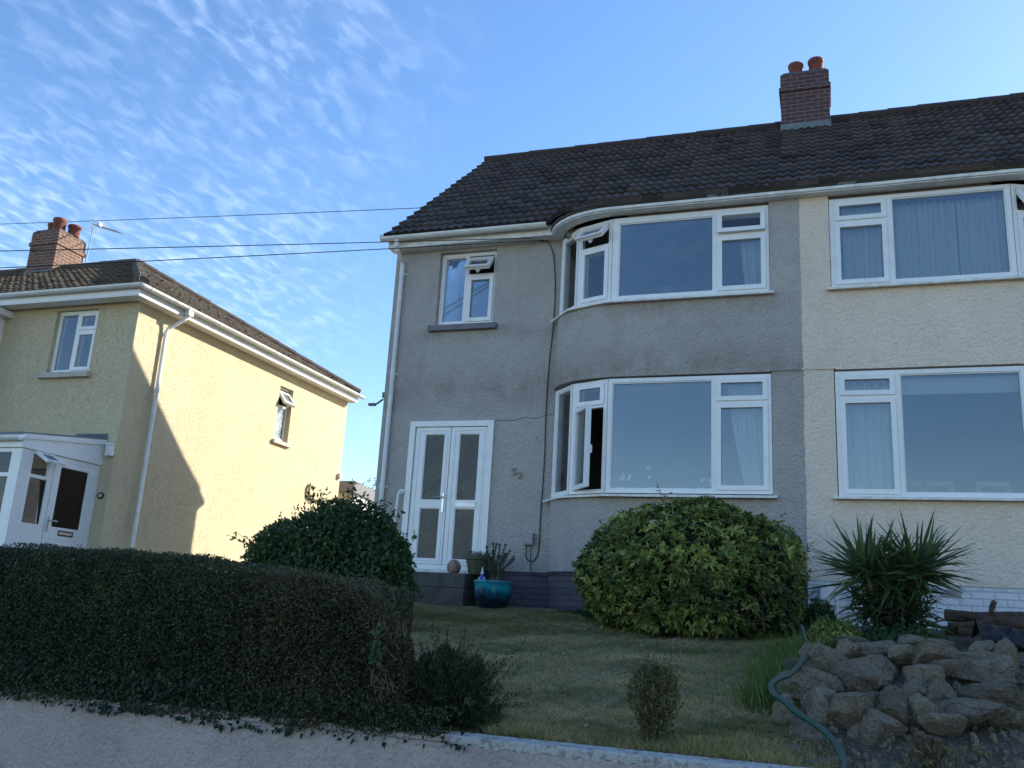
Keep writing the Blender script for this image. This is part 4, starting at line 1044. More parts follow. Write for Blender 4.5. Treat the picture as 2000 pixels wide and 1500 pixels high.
# ================================================================== FOLIAGE HELPERS
def strips(name, P, D, S, L, W, mat, parent=None, rows=((0, .08), (.5, 1), (1, .05)), droop=0.0, fold=0.0, tint=None, origin=None, seed=0):
    rg = np.random.RandomState(seed); n = len(P)
    D = D/np.linalg.norm(D, axis=1, keepdims=True)
    S = S-D*np.sum(S*D, 1, keepdims=True); S = S/np.maximum(np.linalg.norm(S, axis=1, keepdims=True), 1e-6)
    Nn = np.cross(S, D); L = np.asarray(L).reshape(-1, 1)*np.ones((n, 1)); W = np.asarray(W).reshape(-1, 1)*np.ones((n, 1))
    dr = np.asarray(droop).reshape(-1, 1)*np.ones((n, 1))
    cols = 3 if fold else 2; vs = []
    for t, w in rows:
        c = P+D*L*t; c[:, 2:3] -= dr*L*t*t
        if cols == 2: vs += [c-S*W*w*.5, c+S*W*w*.5]
        else: vs += [c-S*W*w*.5+Nn*fold*W*w, c, c+S*W*w*.5+Nn*fold*W*w]
    V = np.stack(vs, 1); nv = V.shape[1]; V = V.reshape(-1, 3)
    f = []
    for r_ in range(len(rows)-1):
        for c_ in range(cols-1):
            a = r_*cols+c_; f.append([a, a+1, a+cols+1, a+cols])
    f = np.array(f); Fc = (np.arange(n)[:, None, None]*nv+f[None]).reshape(-1, 4)
    me = bpy.data.meshes.new(name); me.vertices.add(len(V)); me.vertices.foreach_set('co', V.astype(np.float32).ravel())
    me.loops.add(Fc.size); me.loops.foreach_set('vertex_index', Fc.astype(np.int32).ravel())
    me.polygons.add(len(Fc)); me.polygons.foreach_set('loop_start', np.arange(0, Fc.size, 4, dtype=np.int32))
    me.update(calc_edges=True)
    if tint is None: tint = rg.rand(n)
    at = me.attributes.new('tint', 'FLOAT', 'POINT'); at.data.foreach_set('value', np.repeat(np.clip(tint, 0, 1), nv).astype(np.float32))
    return link(name, me, mat, parent, origin)
def unit(v): return v/np.maximum(np.linalg.norm(v, axis=1, keepdims=True), 1e-9)
def lump(P, f, seed):
    r_ = np.random.RandomState(seed); out = np.zeros(len(P))
    for k in range(5):
        d = r_.normal(size=3)*f*(1+.6*k); out += np.sin(P@d+r_.rand()*6.28)/(1+.5*k)
    return out/2.5
def blob_points(ells, n, seed, zmin=None, rough=.05, lf=4.0, depth=.12):
    rg = np.random.RandomState(seed); area = np.array([(e[3]*e[4]+e[3]*e[5]+e[4]*e[5]) for e in ells]); pr = area/area.sum()
    which = rg.choice(len(ells), n*3, p=pr); E = np.array(ells)[which]
    d = unit(rg.normal(size=(n*3, 3))); c = E[:, :3]; r = E[:, 3:6]
    p0 = c+d*r; k = 1+rough*lump(p0, lf, seed)
    dd = 1-depth*rg.rand(n*3)**2
    p = c+d*r*(k*dd)[:, None]; nr = unit(d/r)
    keep = np.ones(n*3, bool)
    for i, e in enumerate(ells):
        q = (p-np.array(e[:3]))/np.array(e[3:6]); keep &= ~((np.sum(q*q, 1) < .80) & (which != i))
    if zmin is not None: keep &= p[:, 2] > zmin
    idx = np.where(keep)[0][:n]; return p[idx], nr[idx], rg
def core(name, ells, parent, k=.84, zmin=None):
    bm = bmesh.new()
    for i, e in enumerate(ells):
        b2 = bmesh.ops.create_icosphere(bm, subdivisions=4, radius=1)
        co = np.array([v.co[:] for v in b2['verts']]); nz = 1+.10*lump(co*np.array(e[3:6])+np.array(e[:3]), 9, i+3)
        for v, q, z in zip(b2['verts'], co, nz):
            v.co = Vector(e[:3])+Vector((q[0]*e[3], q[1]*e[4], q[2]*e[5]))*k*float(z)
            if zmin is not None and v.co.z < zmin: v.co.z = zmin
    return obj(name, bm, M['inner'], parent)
def bare_twigs(name, pts, dirs, L, r, mat, parent, seed, kinks=4):
    rn = random.Random(seed); bm = bmesh.new()
    for p, d in zip(pts, dirs):
        p = Vector(p); d = Vector(d).normalized(); path = [p.copy()]; q = p.copy(); ln = L*rn.uniform(.5, 1.2)
        for k in range(kinks):
            d = (d+Vector((rn.uniform(-.45, .45), rn.uniform(-.45, .45), rn.uniform(-.35, .45)))).normalized(); q = q+d*ln/kinks; path.append(q.copy())
        rad = [r*(1-.75*i/kinks) for i in range(kinks+1)]; tube(bm, path, rad, 5, True)
    return obj(name, bm, mat, parent)

# ---- big glossy bush under the bay
rb = empty('rhododendron_bush', (-1.38, 9.7, .0), 'large rounded yellow-green glossy leaved bush under the grey house bay window', 'bush')
E_R = [(-1.43, 9.75, .60, .97, .85, .68), (-2.00, 9.6, .45, .52, .62, .52), (-.82, 9.75, .48, .60, .70, .66), (-1.35, 9.55, .22, 1.05, .72, .40), (-1.22, 9.8, .90, .56, .6, .42), (-1.75, 9.7, .80, .40, .5, .36)]
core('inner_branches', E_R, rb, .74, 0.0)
p, nr, rg = blob_points(E_R, 5600, 21, -.02, .17, 3.6, .34)
nw = len(p); K = 7
ax = unit(nr+rg.normal(size=(nw, 3))*.35+np.array([0, 0, .35]))
PP = np.repeat(p, K, 0); AX = np.repeat(ax, K, 0)
rd = unit(np.cross(AX, rg.normal(size=(nw*K, 3)))); DD = unit(rd*1.0+AX*rg.uniform(.15, 1.1, (nw*K, 1)))
tn = np.repeat(np.clip(.46+.30*lump(p, 2.6, 5)+rg.normal(0, .2, nw), 0, .93), K)
tn = np.clip(tn+rg.normal(0, .08, nw*K), 0, .94); red = np.repeat((lump(p, 3.1, 77) > .75) & (p[:, 2] > .9) & (rg.rand(nw) < .5), K); tn[red] = 1
strips('foliage', PP, DD, np.cross(DD, AX), np.repeat(rg.uniform(.035, .085, nw), K)*rg.uniform(.8, 1.2, nw*K), rg.uniform(.013, .024, nw*K), M['lf_rhodo'], rb, rows=((0, .15), (.35, .85), (.7, 1), (1, .08)), droop=.12, fold=.18, tint=tn)
pp = np.array([(rg.uniform(-1.7, -.5), 9.0+rg.uniform(-.12, .1), rg.uniform(.0, .5)) for _ in range(60)])
bare_twigs('branches', pp, [(rg.uniform(-.7, .7), -.6, rg.uniform(.2, 1)) for _ in range(60)], .26, .004, M['bark'], rb, 4)

# ---- laurel-like round bush in front of the gap
lb = empty('laurel_bush', (-4.85, 8.3, -.1), 'dark green broad leaved bush beyond the hedge, between the yellow wall and the white door', 'bush')
E_L = [(-4.78, 8.4, .42, .70, .62, .66), (-5.28, 8.35, .42, .46, .50, .46), (-4.38, 8.35, .30, .38, .5, .52), (-4.88, 8.3, .05, .84, .6, .6)]
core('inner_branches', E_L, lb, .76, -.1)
p, nr, rg = blob_points(E_L, 15000, 31, -.1, .11, 5.0, .28)
n = len(p); D = unit(nr*.25+rg.normal(size=(n, 3))*.75+np.array([0, 0, .15]))
strips('foliage', p, D, np.cross(D, nr+rg.normal(size=(n, 3))*.9), rg.uniform(.03, .078, n), rg.uniform(.018, .036, n), M['lf_laurel'], lb, rows=((0, .15), (.3, .85), (.6, 1), (1, .08)), droop=.15, fold=.12, tint=np.clip(.45+.25*lump(p, 4, 9)+rg.normal(0, .2, n), 0, 1))
pp = []; dd = []
for q, d in (((-4.05, 8.2, .65), (.9, -.1, .35)), ((-4.1, 8.2, .42), (1, -.1, .1)), ((-5.75, 8.2, .6), (-1, 0, .4)), ((-4.25, 8.25, .82), (.7, 0, .6)), ((-4.7, 8.3, 1.05), (.3, 0, 1)), ((-5.1, 8.3, .98), (-.2, 0, 1)), ((-3.98, 8.2, .25), (1, 0, -.1)), ((-5.82, 8.2, .35), (-1, 0, .1))): pp.append(q); dd.append(d)
bare_twigs('shoots', pp, dd, .26, .004, M['bark'], lb, 8)
P2 = []; 
for q, d in zip(pp, dd):
    d = np.array(d)/np.linalg.norm(d)
    for k in range(12): P2.append(np.array(q)+d*.03*k*.75+rg.normal(size=3)*.012)
P2 = np.array(P2); n = len(P2); D = unit(rg.normal(size=(n, 3))+np.array([0, 0, .4]))
strips('shoot_leaves', P2, D, rg.normal(size=(n, 3)), .06, .03, M['lf_laurel'], lb, rows=((0, .15), (.3, .85), (.6, 1), (1, .08)), fold=.12)

# ---- clipped hedge on the wall
def hedge_top(x): return np.interp(x, [-9, -5.4, -3.95, -3.55, -3.2, -2.80, -2.5, -2.32, -2.2], [.26, .25, .245, .205, .178, .165, .11, .0, -.2])
hd = empty('clipped_hedge', (-4.5, 5.2, -.6), 'long dark clipped hedge standing above the mauve garden wall, browning at its right end', 'hedge')
def box_pts(n, seed, x0, x1, yf, yb, zb):
    rg = np.random.RandomState(seed); P_ = []; N_ = []
    u = rg.rand(n); x = rg.uniform(x0, x1, n); zt = hedge_top(x)
    f = u < .62; t = (u >= .62) & (u < .93); e = u >= .93
    y = np.where(f, yf, rg.uniform(yf, yb, n)); z = np.where(f, zb+rg.rand(n)**.9*(zt-zb), zt)
    x = np.where(e, x1, x); z = np.where(e, zb+rg.rand(n)*(hedge_top(x)-zb), z)
    nr = np.zeros((n, 3)); nr[f, 1] = -1; nr[t, 2] = 1; nr[e, 0] = 1
    tp = x > x1-.47*(y-yf); x = np.where(e | tp, np.minimum(x, x1-.47*(y-yf)), x)
    P_ = np.stack([x, y, z], 1); bulge = .035*lump(P_, 3.5, seed)+.02*lump(P_, 11, seed+1)
    rd = np.minimum(np.maximum(zt-z, 0), .10)
    P_[f, 1] += ((.10-rd)*.5)[f]
    lo = np.clip((-.40-P_[:, 2])/.2, 0, 1)*(.55+.45*np.tanh(2*lump(P_, 7, 5))); P_[f, 1] -= (.17*lo)[f]; P_[f, 2] -= (.05*lo*rg.rand(n))[f]
    P_ += nr*(bulge-.10*rg.rand(n)**2+.02)[:, None]; return P_, nr, rg
yfh = 4.72
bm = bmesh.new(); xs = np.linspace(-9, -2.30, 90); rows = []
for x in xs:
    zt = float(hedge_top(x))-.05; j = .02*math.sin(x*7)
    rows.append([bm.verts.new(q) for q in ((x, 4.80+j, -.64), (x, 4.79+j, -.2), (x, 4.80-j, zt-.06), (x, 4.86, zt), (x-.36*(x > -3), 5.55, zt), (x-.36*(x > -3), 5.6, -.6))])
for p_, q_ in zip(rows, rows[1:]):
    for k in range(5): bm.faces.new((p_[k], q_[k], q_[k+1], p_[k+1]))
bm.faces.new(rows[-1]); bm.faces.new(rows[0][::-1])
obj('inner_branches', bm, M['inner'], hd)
P_, nr, rg = box_pts(150000, 41, -7.2, -2.2, yfh, 5.6, -.62)
brown = sm(-3.75, -3.0, P_[:, 0]+.35*lump(P_, 3, 3)); isb = rg.rand(len(P_)) < brown*.85
for nm, ms, mt, sd_ in (('foliage', ~isb, 'lf_hedge', 1), ('brown_foliage', isb, 'lf_hedge_brown', 2)):
    p = P_[ms]; nn = nr[ms]; n = len(p); D = unit(nn*.5+rg.normal(size=(n, 3))*.7+np.array([0, 0, .25]))
    tn = np.clip(.42+.25*lump(p, 5, 8)+rg.normal(0, .22, n), 0, 1)
    strips(nm, p, D, np.cross(D, nn+rg.normal(size=(n, 3))*.6), rg.uniform(.012, .024, n), rg.uniform(.007, .012, n), M[mt], hd, tint=tn)
pp = [(rg.uniform(-6.5, -2.3), 4.74, rg.uniform(-.5, .2)) for _ in range(130)]
pp += [(rg.uniform(-3.2, -2.3), 4.74, rg.uniform(-.3, .18)) for _ in range(150)]
bare_twigs('twigs', pp, [(rg.uniform(-.8, .8), -.35, rg.uniform(0, 1)) for _ in pp], .10, .0016, M['twig'], hd, 5, 3)
pp = [(-2.30+rg.uniform(-.10, .08), 4.70+rg.uniform(-.03, .1), rg.uniform(-.50, -.10)) for _ in range(60)]
bare_twigs('bare_stems', pp, [(rg.uniform(-.5, .5), -.2, rg.uniform(.2, 1)) for _ in pp], .15, .0026, M['twig'], hd, 6, 5)
rg = np.random.RandomState(58); n = 16000; x = rg.uniform(-7.0, -1.9, n); q3 = np.stack([x, x*0, x*0], 1)
low = .035+.035*np.tanh(2*lump(q3, 6, 21))+.02*lump(q3, 21, 22)
z = -.585-low*rg.rand(n)+.12*rg.rand(n)*(rg.rand(n) < .6); p = np.stack([x, 4.585+.06*rg.rand(n)+.3*np.clip(z+.6, 0, 1), z], 1)
D = unit(np.stack([rg.normal(0, .6, n), -.4+rg.normal(0, .4, n), -.2+rg.normal(0, .6, n)], 1))
strips('foot_foliage', p, D, rg.normal(size=(n, 3)), rg.uniform(.012, .028, n), rg.uniform(.008, .016, n), M['lf_hedge'], hd, tint=np.clip(rg.normal(.35, .25, n), 0, 1))
# ---- ivy along the foot of the hedge, hanging over the wall
rg = np.random.RandomState(55); n = 3600
x = rg.uniform(-7.0, -1.75, n); x = x[lump(np.stack([x, x*0, x*0], 1), 5, 31)+.5*rg.randn(n) > .35]; n = len(x); hh = rg.rand(n)**1.6
z = -.645+hh*.24+.03*lump(np.stack([x, x*0, x*0], 1), 6, 4)-.05*(lump(np.stack([x, x*0, x*0], 1), 9, 14) > .5); y = 4.60-.035*rg.rand(n)+.10*np.clip(z+.60, 0, 1)
y = np.where(z < -.59, 4.565+.02*rg.rand(n), y)
p = np.stack([x, y, z], 1); D = unit(np.stack([rg.normal(0, .5, n), -.35+rg.normal(0, .2, n), -.7+rg.normal(0, .5, n)], 1))
iv = empty('ivy', (-4.5, 4.66, -.6), 'ivy trailing along the foot of the hedge over the edge of the mauve wall', 'ivy')
strips('foliage', p, D, np.stack([np.ones(n), rg.normal(0, .3, n), rg.normal(0, .4, n)], 1), rg.uniform(.016, .042, n), rg.uniform(.012, .032, n), M['lf_ivy'], iv, rows=((0, .5), (.25, 1), (.6, .6), (1, .05)), fold=.12, tint=np.clip(rg.normal(.22, .25, n), 0, 1))
pp = [(rg.uniform(-7, -1.8), 4.585, -.60) for _ in range(110)]
bare_twigs('stems', pp, [(rg.uniform(-1, 1), -.1, rg.uniform(-.6, .15)) for _ in pp], .11, .0022, M['bark'], iv, 9, 4)
# ivy leaves at the hedge end
n = 34; p = np.stack([rg.normal(-2.36, .03, n), rg.uniform(4.62, 4.68, n), rg.uniform(-.28, -.05, n)], 1)
D = unit(np.stack([rg.normal(0, .5, n), -.4*np.ones(n), -.6+rg.normal(0, .4, n)], 1))
strips('bright_leaves', p, D, np.stack([np.ones(n), rg.normal(0, .3, n), rg.normal(0, .4, n)], 1), .034, .03, M['lf_ivy'], iv, rows=((0, .5), (.25, 1), (.6, .6), (1, .05)), fold=.1, tint=rg.uniform(.5, 1, n))

# ---- dark feathery shrub right of hedge
def fuzzy(name, label, ells, n, mat, L, W, zmin, seed, up=.7, lf=6, origin=None, twn=40, twr=.003, twl=.25, ck=.62):
    t = empty(name, origin or (ells[0][0], ells[0][1], zmin), label, 'shrub')
    core('inner_branches', ells, t, ck, zmin)
    p, nr, rg = blob_points(ells, n, seed, zmin, .28, lf, .5); n = len(p)
    D = unit(nr*.5+rg.normal(size=(n, 3))*.5+np.array([0, 0, up]))
    strips('foliage', p, D, rg.normal(size=(n, 3)), rg.uniform(L*.6, L*1.3, n), W, M[mat], t, tint=np.clip(.45+.25*lump(p, 8, seed)+rg.normal(0, .22, n), 0, 1))
    pp = p[rg.choice(n, twn)]*.6+np.array(ells[0][:3])*.4
    bare_twigs('twigs', pp, [(q[0]-ells[0][0], q[1]-ells[0][1], .4+abs(q[2]-ells[0][2])) for q in pp], twl, twr, M['bark'], t, seed)
    return t
fuzzy('dark_shrub', 'small dark feathery shrub between the hedge end and the lawn', [(-2.00, 4.92, -.47, .22, .18, .16), (-2.06, 4.95, -.30, .10, .12, .15), (-1.90, 4.93, -.33, .09, .10, .13), (-2.14, 4.92, -.38, .12, .14, .18), (-1.83, 4.88, -.53, .16, .12, .10)], 5000, 'lf_dark', .034, .005, -.62, 61, up=1.0, ck=.2, twn=90, twl=.2, twr=.002)
fuzzy('box_shrub', 'small upright yellowing shrub standing alone on the lawn edge behind the wall', [(-.89, 4.98, -.34, .115, .11, .13), (-.88, 4.98, -.47, .08, .08, .14), (-.92, 4.98, -.28, .07, .07, .08), (-.84, 4.98, -.29, .05, .06, .07)], 1800, 'lf_box', .022, .009, -.62, 62, up=.7, ck=.15, twn=70, twl=.14, twr=.002)

def sprigs(name, parent, bases, dirs, length, step, leafL, leafW, mat, seed, stem_r=.0012, stem_mat='twig'):
    """thin shoots with leaves set along them"""
    rg = np.random.RandomState(seed); P_ = []; D_ = []; bm = bmesh.new()
    for b, d in zip(bases, dirs):
        b = np.array(b, float); d = np.array(d, float); d /= np.linalg.norm(d); L = length*rg.uniform(.45, 1.2); side = rg.normal(size=3)*.25
        n = max(3, int(L/step)); path = []
        for k in range(n+1):
            t = k/n; q = b+d*L*t+side*L*t*t; path.append(q)
            for r_ in range(2):
                dd = d*.7+rg.normal(size=3)*.6; P_.append(q); D_.append(dd)
        tube(bm, [Vector(path[0]), Vector(path[len(path)//2]), Vector(path[-1])], [stem_r, stem_r*.8, stem_r*.5], 3)
    obj(name+'_stems', bm, M[stem_mat], parent)
    P_ = np.array(P_); D_ = unit(np.array(D_)); n = len(P_)
    strips(name, P_, D_, rg.normal(size=(n, 3)), rg.uniform(leafL*.6, leafL*1.2, n), leafW, M[mat], parent, tint=np.clip(rg.normal(.5, .25, n), 0, 1))
rg = np.random.RandomState(64); t_ = bpy.data.objects['dark_shrub']
b_ = [(-2.0+rg.normal(0, .07), 4.92+rg.normal(0, .05), rg.uniform(-.62, -.38)) for _ in range(420)]
sprigs('feathery_shoots', t_, b_, [((b[0]+2.0)*6+rg.normal(0, .35), -.1+rg.normal(0, .35), rg.uniform(.35, 1.3)) for b in b_], .27, .010, .024, .005, 'lf_dark', 65, .001, 'lf_dark')
t_ = bpy.data.objects['box_shrub']
b_ = [(-.89+rg.normal(0, .025), 4.97+rg.normal(0, .025), rg.uniform(-.62, -.34)) for _ in range(190)]
sprigs('leafy_shoots', t_, b_, [((b[0]+.89)*5+rg.normal(0, .20), rg.normal(0, .2), rg.uniform(.8, 1.3)) for b in b_], .20, .012, .018, .008, 'lf_box', 66)
b_ = [(x, rg.uniform(4.74, 5.3), float(hedge_top(x))-.03) for x in rg.uniform(-6.2, -2.6, 380)]
sprigs('top_shoots', hd, b_, [(rg.normal(0, .4), rg.normal(0, .3), 1) for _ in b_], .065, .008, .016, .008, 'lf_hedge', 67)
b_ = [(x, 4.72, z) for x, z in zip(rg.uniform(-6.2, -2.25, 520), rg.uniform(-.55, .15, 520))]
sprigs('side_shoots', hd, b_, [(rg.normal(0, .7), -1, rg.normal(.3, .6)) for _ in b_], .06, .008, .018, .009, 'lf_laurel', 68)
pL, nL, _ = blob_points(E_L, 150, 35, .1, .1, 5, .05)
sprigs('stray_shoots', lb, pL, nL*.6+rg.normal(size=nL.shape)*.4+np.array([0, 0, .5]), .16, .022, .045, .022, 'lf_laurel', 69, .002)
pR, nR, _ = blob_points(E_R, 130, 36, .1, .1, 5, .05)
sprigs('stray_shoots', rb, pR, nR*.6+rg.normal(size=nR.shape)*.4+np.array([0, 0, .6]), .13, .02, .055, .016, 'lf_rhodo', 70, .002)

# ---- spiky cordyline
cd = empty('cordyline', (.46, 8.35, .05), 'spiky sword leaved plant above the rockery in front of the cream wall', 'plant')
bm = bmesh.new()
for x0_, x1_ in ((.40, .30), (.47, .66), (.44, .47)): tube(bm, smooth_path([(x0_, 8.35, -.02), ((x0_+x1_)/2, 8.35, .30), (x1_, 8.35, .55)]), [.065]*12+[.05], 8)
obj('trunk', bm, M['bark'], cd)
rg = np.random.RandomState(71); Ps = []; Ds = []; Ls = []; Dr = []
for hx, hz, n, sp in ((.28, .52, 170, 1.0), (.66, .55, 200, 1.0), (.47, .45, 120, 1.0), (.62, .18, 90, .65), (.34, .22, 90, .65), (.48, .30, 110, .75)):
    for i in range(n):
        th = rg.rand()*6.28; el = math.asin(rg.uniform(-.35, .97)); 
        d = np.array([math.cos(th)*math.cos(el), math.sin(th)*math.cos(el), math.sin(el)])
        Ps.append(np.array([hx, 8.35, hz])+d*.03+rg.normal(size=3)*.03); Ds.append(d); Ls.append(rg.uniform(.36, .56)*sp*(1.05 if el > .8 else 1)); Dr.append(rg.uniform(.02, .28)*math.cos(el))
Ps = np.array(Ps); Ds = np.array(Ds); n = len(Ps)
strips('foliage', Ps, Ds, np.cross(Ds, np.array([0, 0, 1.0])+rg.normal(size=(n, 3))*.4), np.array(Ls), rg.uniform(.024, .036, n), M['lf_cord'], cd, rows=((0, .7), (.25, 1), (.55, .85), (.8, .5), (1, .04)), droop=np.array(Dr), fold=.12, tint=np.clip(rg.normal(.45, .22, n), 0, 1))
n = 1500; p = np.stack([rg.normal(.46, .12, n), rg.normal(8.25, .08, n), rg.uniform(-.02, .36, n)], 1); D = unit(rg.normal(size=(n, 3)))
strips('creeper', p, D, rg.normal(size=(n, 3)), .035, .028, M['lf_dark'], cd, rows=((0, .5), (.3, 1), (1, .05)))

# ---- lawn
rg = np.random.RandomState(81)
def blades(name, n, xr, yr, mat, L, W, label=None, keep=None, tintf=None, lean=.5, seed=0, rows=((0, 1), (.5, .8), (1, .08)), droop=.3):
    rg = np.random.RandomState(seed); x = rg.uniform(*xr, n); y = yr[0]+(yr[1]-yr[0])*rg.rand(n)**1.35
    if keep is not None: k = keep(x, y); x = x[k]; y = y[k]
    n = len(x); p = np.stack([x, y, gz(x, y)-.004], 1)
    D = unit(np.stack([rg.normal(0, lean, n), rg.normal(0, lean, n), np.ones(n)], 1))
    tn = np.clip((tintf(p) if tintf else .4)+rg.normal(0, .18, n), 0, 1)
    return strips(name, p, D, rg.normal(size=(n, 3)), rg.uniform(L*.5, L*1.3, n), W, M[mat], None, rows=rows, droop=droop, tint=tn)
o = blades('lawn_grass', 240000, (-5.6, -.02), (4.80, 10.75), 'lf_grass', .042, .0042, keep=lambda x, y: (x > -3.2) | (y > 6.2), lean=.9, seed=82,
           tintf=lambda p: .52+.48*lump(p*np.array([1, 1, 0]), 2.3, 4)+.30*lump(p*np.array([1, 1, 0]), 8, 6)+.15*lump(p*np.array([1, 1, 0]), 24, 7))
tag(o, kind='stuff')
o = blades('lawn_tufts', 26000, (-3.2, -.1), (4.82, 9.5), 'lf_grass', .075, .004, keep=lambda x, y: np.sin(x*5.1+1.3*np.sin(y*4))+np.sin(y*6.3-x*3.3) > .8, lean=.8, seed=88, tintf=lambda p: .62+.4*lump(p*np.array([1, 1, 0]), 3, 9)); tag(o, kind='stuff')
rgl = np.random.RandomState(90); n = 240; x = rgl.uniform(-3, -.3, n); y = rgl.uniform(4.9, 9.3, n); p = np.stack([x, y, gz(x, y)+.022], 1)
o = strips('fallen_leaves', p, unit(rgl.normal(size=(n, 3))*np.array([1, 1, .25])), rgl.normal(size=(n, 3))*np.array([1, 1, .2]), rgl.uniform(.02, .05, n), .02, M['shell'], None, rows=((0, .3), (.5, 1), (1, .1)), fold=.1); tag(o, kind='stuff')
o = blades('edge_grass', 9000, (-1.75, -.18), (4.79, 5.05), 'lf_grass', .085, .004, lean=.45, seed=83, tintf=lambda p: .5+.25*lump(p, 5, 4)); tag(o, kind='stuff')
o = blades('bank_weeds', 5200, (-.1, 1.9), (4.72, 7.6), 'lf_grass', .07, .004, lean=.9, seed=84, tintf=lambda p: .6+.2*lump(p, 4, 4), keep=lambda x, y: np.sin(x*6+y*3)+np.sin(x*2.3-y*5) > .9); tag(o, kind='stuff')
o = blades('house_foot_weeds', 5000, (-3.4, -2.2), (9.6, 10.7), 'lf_laurel', .10, .02, lean=.9, seed=85, keep=lambda x, y: (y > 10.0-.8*(x+2.2))); tag(o, kind='stuff')
# long grass tuft by the rockery
n = 1500; x = rg.normal(-.36, .085, n); y = rg.uniform(5.9, 8.1, n); x = x+.03*(y-7)
tg = empty('long_grass', (-.36, 7, -.3), 'tuft of long bright green grass between the lawn and the rockery', 'grass tuft')
p = np.stack([x, y, gz(x, y)-.01], 1); D = unit(np.stack([rg.normal(-.1, .28, n), rg.normal(0, .2, n), np.ones(n)], 1))
strips('blades', p, D, rg.normal(size=(n, 3)), rg.uniform(.14, .36, n), .006, M['lf_longgrass'], tg, rows=((0, 1), (.35, .9), (.7, .7), (1, .05)), droop=.25)
# low leafy growth above the rockery
def ground_cover(name, label, cx, cy, rx, ry, h, n, mat, L, W, seed):
    t = empty(name, (cx, cy, float(gz(cx, cy))), label, 'plant'); rg = np.random.RandomState(seed)
    a = rg.rand(n)*6.28; q = np.sqrt(rg.rand(n)); x = cx+rx*q*np.cos(a); y = cy+ry*q*np.sin(a)
    z = gz(x, y)+h*(1-q*q)*(.5+.5*rg.rand(n))*(1+.4*lump(np.stack([x, y, x*0], 1), 9, seed))
    p = np.stack([x, y, z], 1); D = unit(rg.normal(size=(n, 3))+np.array([0, -.2, .6]))
    strips('foliage', p, D, rg.normal(size=(n, 3)), rg.uniform(L*.6, L*1.2, n), W, M[mat], t, rows=((0, .3), (.4, 1), (1, .06)), tint=np.clip(.4+.3*lump(p, 7, seed)+rg.normal(0, .2, n), 0, 1)); return t
ground_cover('leafy_weeds', 'low green leafy weeds on top of the rockery behind the hose', -.02, 7.9, .30, .55, .16, 2600, 'lf_rhodo', .04, .016, 91)
ground_cover('leafy_weeds', 'dark creeper at the foot of the meter box where the grey and cream walls meet', -.16, 10.4, .22, .35, .30, 1500, 'lf_laurel', .045, .02, 92)
ground_cover('leafy_weeds', 'mixed dark weeds around the base of the sword leaved plant', .5, 8.0, .42, .4, .12, 1800, 'lf_laurel', .04, .02, 93)

# ------------------------------------------------------------------ rocks
ROCKS = [(-0.06, 6.3, -0.16, 0.32, 0.22), (-0.13, 6.0, -0.28, 0.39, 0.2), (0.17, 6.15, -0.24, 0.39, 0.28), (-0.26, 6.7, -0.2, 0.15, 0.11), (0.28, 7.0, -0.08, 0.4, 0.18), (0.44, 6.75, -0.08, 0.18, 0.12), (0.52, 7.2, -0.01, 0.18, 0.11), (0.63, 6.7, -0.07, 0.28, 0.18), (0.68, 7.2, -0.01, 0.25, 0.08), (0.8, 6.9, -0.15, 0.58, 0.24), (1.07, 6.95, -0.09, 0.21, 0.28), (0.95, 7.0, -0.02, 0.18, 0.1), (0.51, 6.2, -0.23, 0.23, 0.18), (0.57, 5.9, -0.27, 0.16, 0.17), (0.44, 5.95, -0.28, 0.19, 0.13), (0.82, 6.2, -0.31, 0.4, 0.18), (-0.26, 5.5, -0.42, 0.14, 0.19), (-0.14, 5.3, -0.52, 0.21, 0.21), (-0.06, 5.5, -0.42, 0.24, 0.26), (0.07, 5.45, -0.38, 0.28, 0.22), (0.19, 5.6, -0.34, 0.17, 0.12), (0.28, 5.5, -0.36, 0.19, 0.18), (0.44, 5.55, -0.35, 0.2, 0.15), (0.67, 5.6, -0.35, 0.39, 0.15), (-0.2, 5.0, -0.58, 0.1, 0.1), (0.2, 5.4, -0.45, 0.3, 0.19), (0.47, 6.9, -0.17, 0.17, 0.08), (0.31, 6.8, -0.16, 0.19, 0.14), (0.33, 5.95, -0.3, 0.13, 0.09), (0.14, 7.3, -0.03, 0.24, 0.08), (0.68, 6.6, -0.14, 0.23, 0.1), (0.87, 5.7, -0.37, 0.18, 0.12), (-0.07, 4.95, -0.61, 0.1, 0.06), (0.53, 5.45, -0.41, 0.24, 0.12), (0.1, 6.9, -0.08, 0.18, 0.14)]
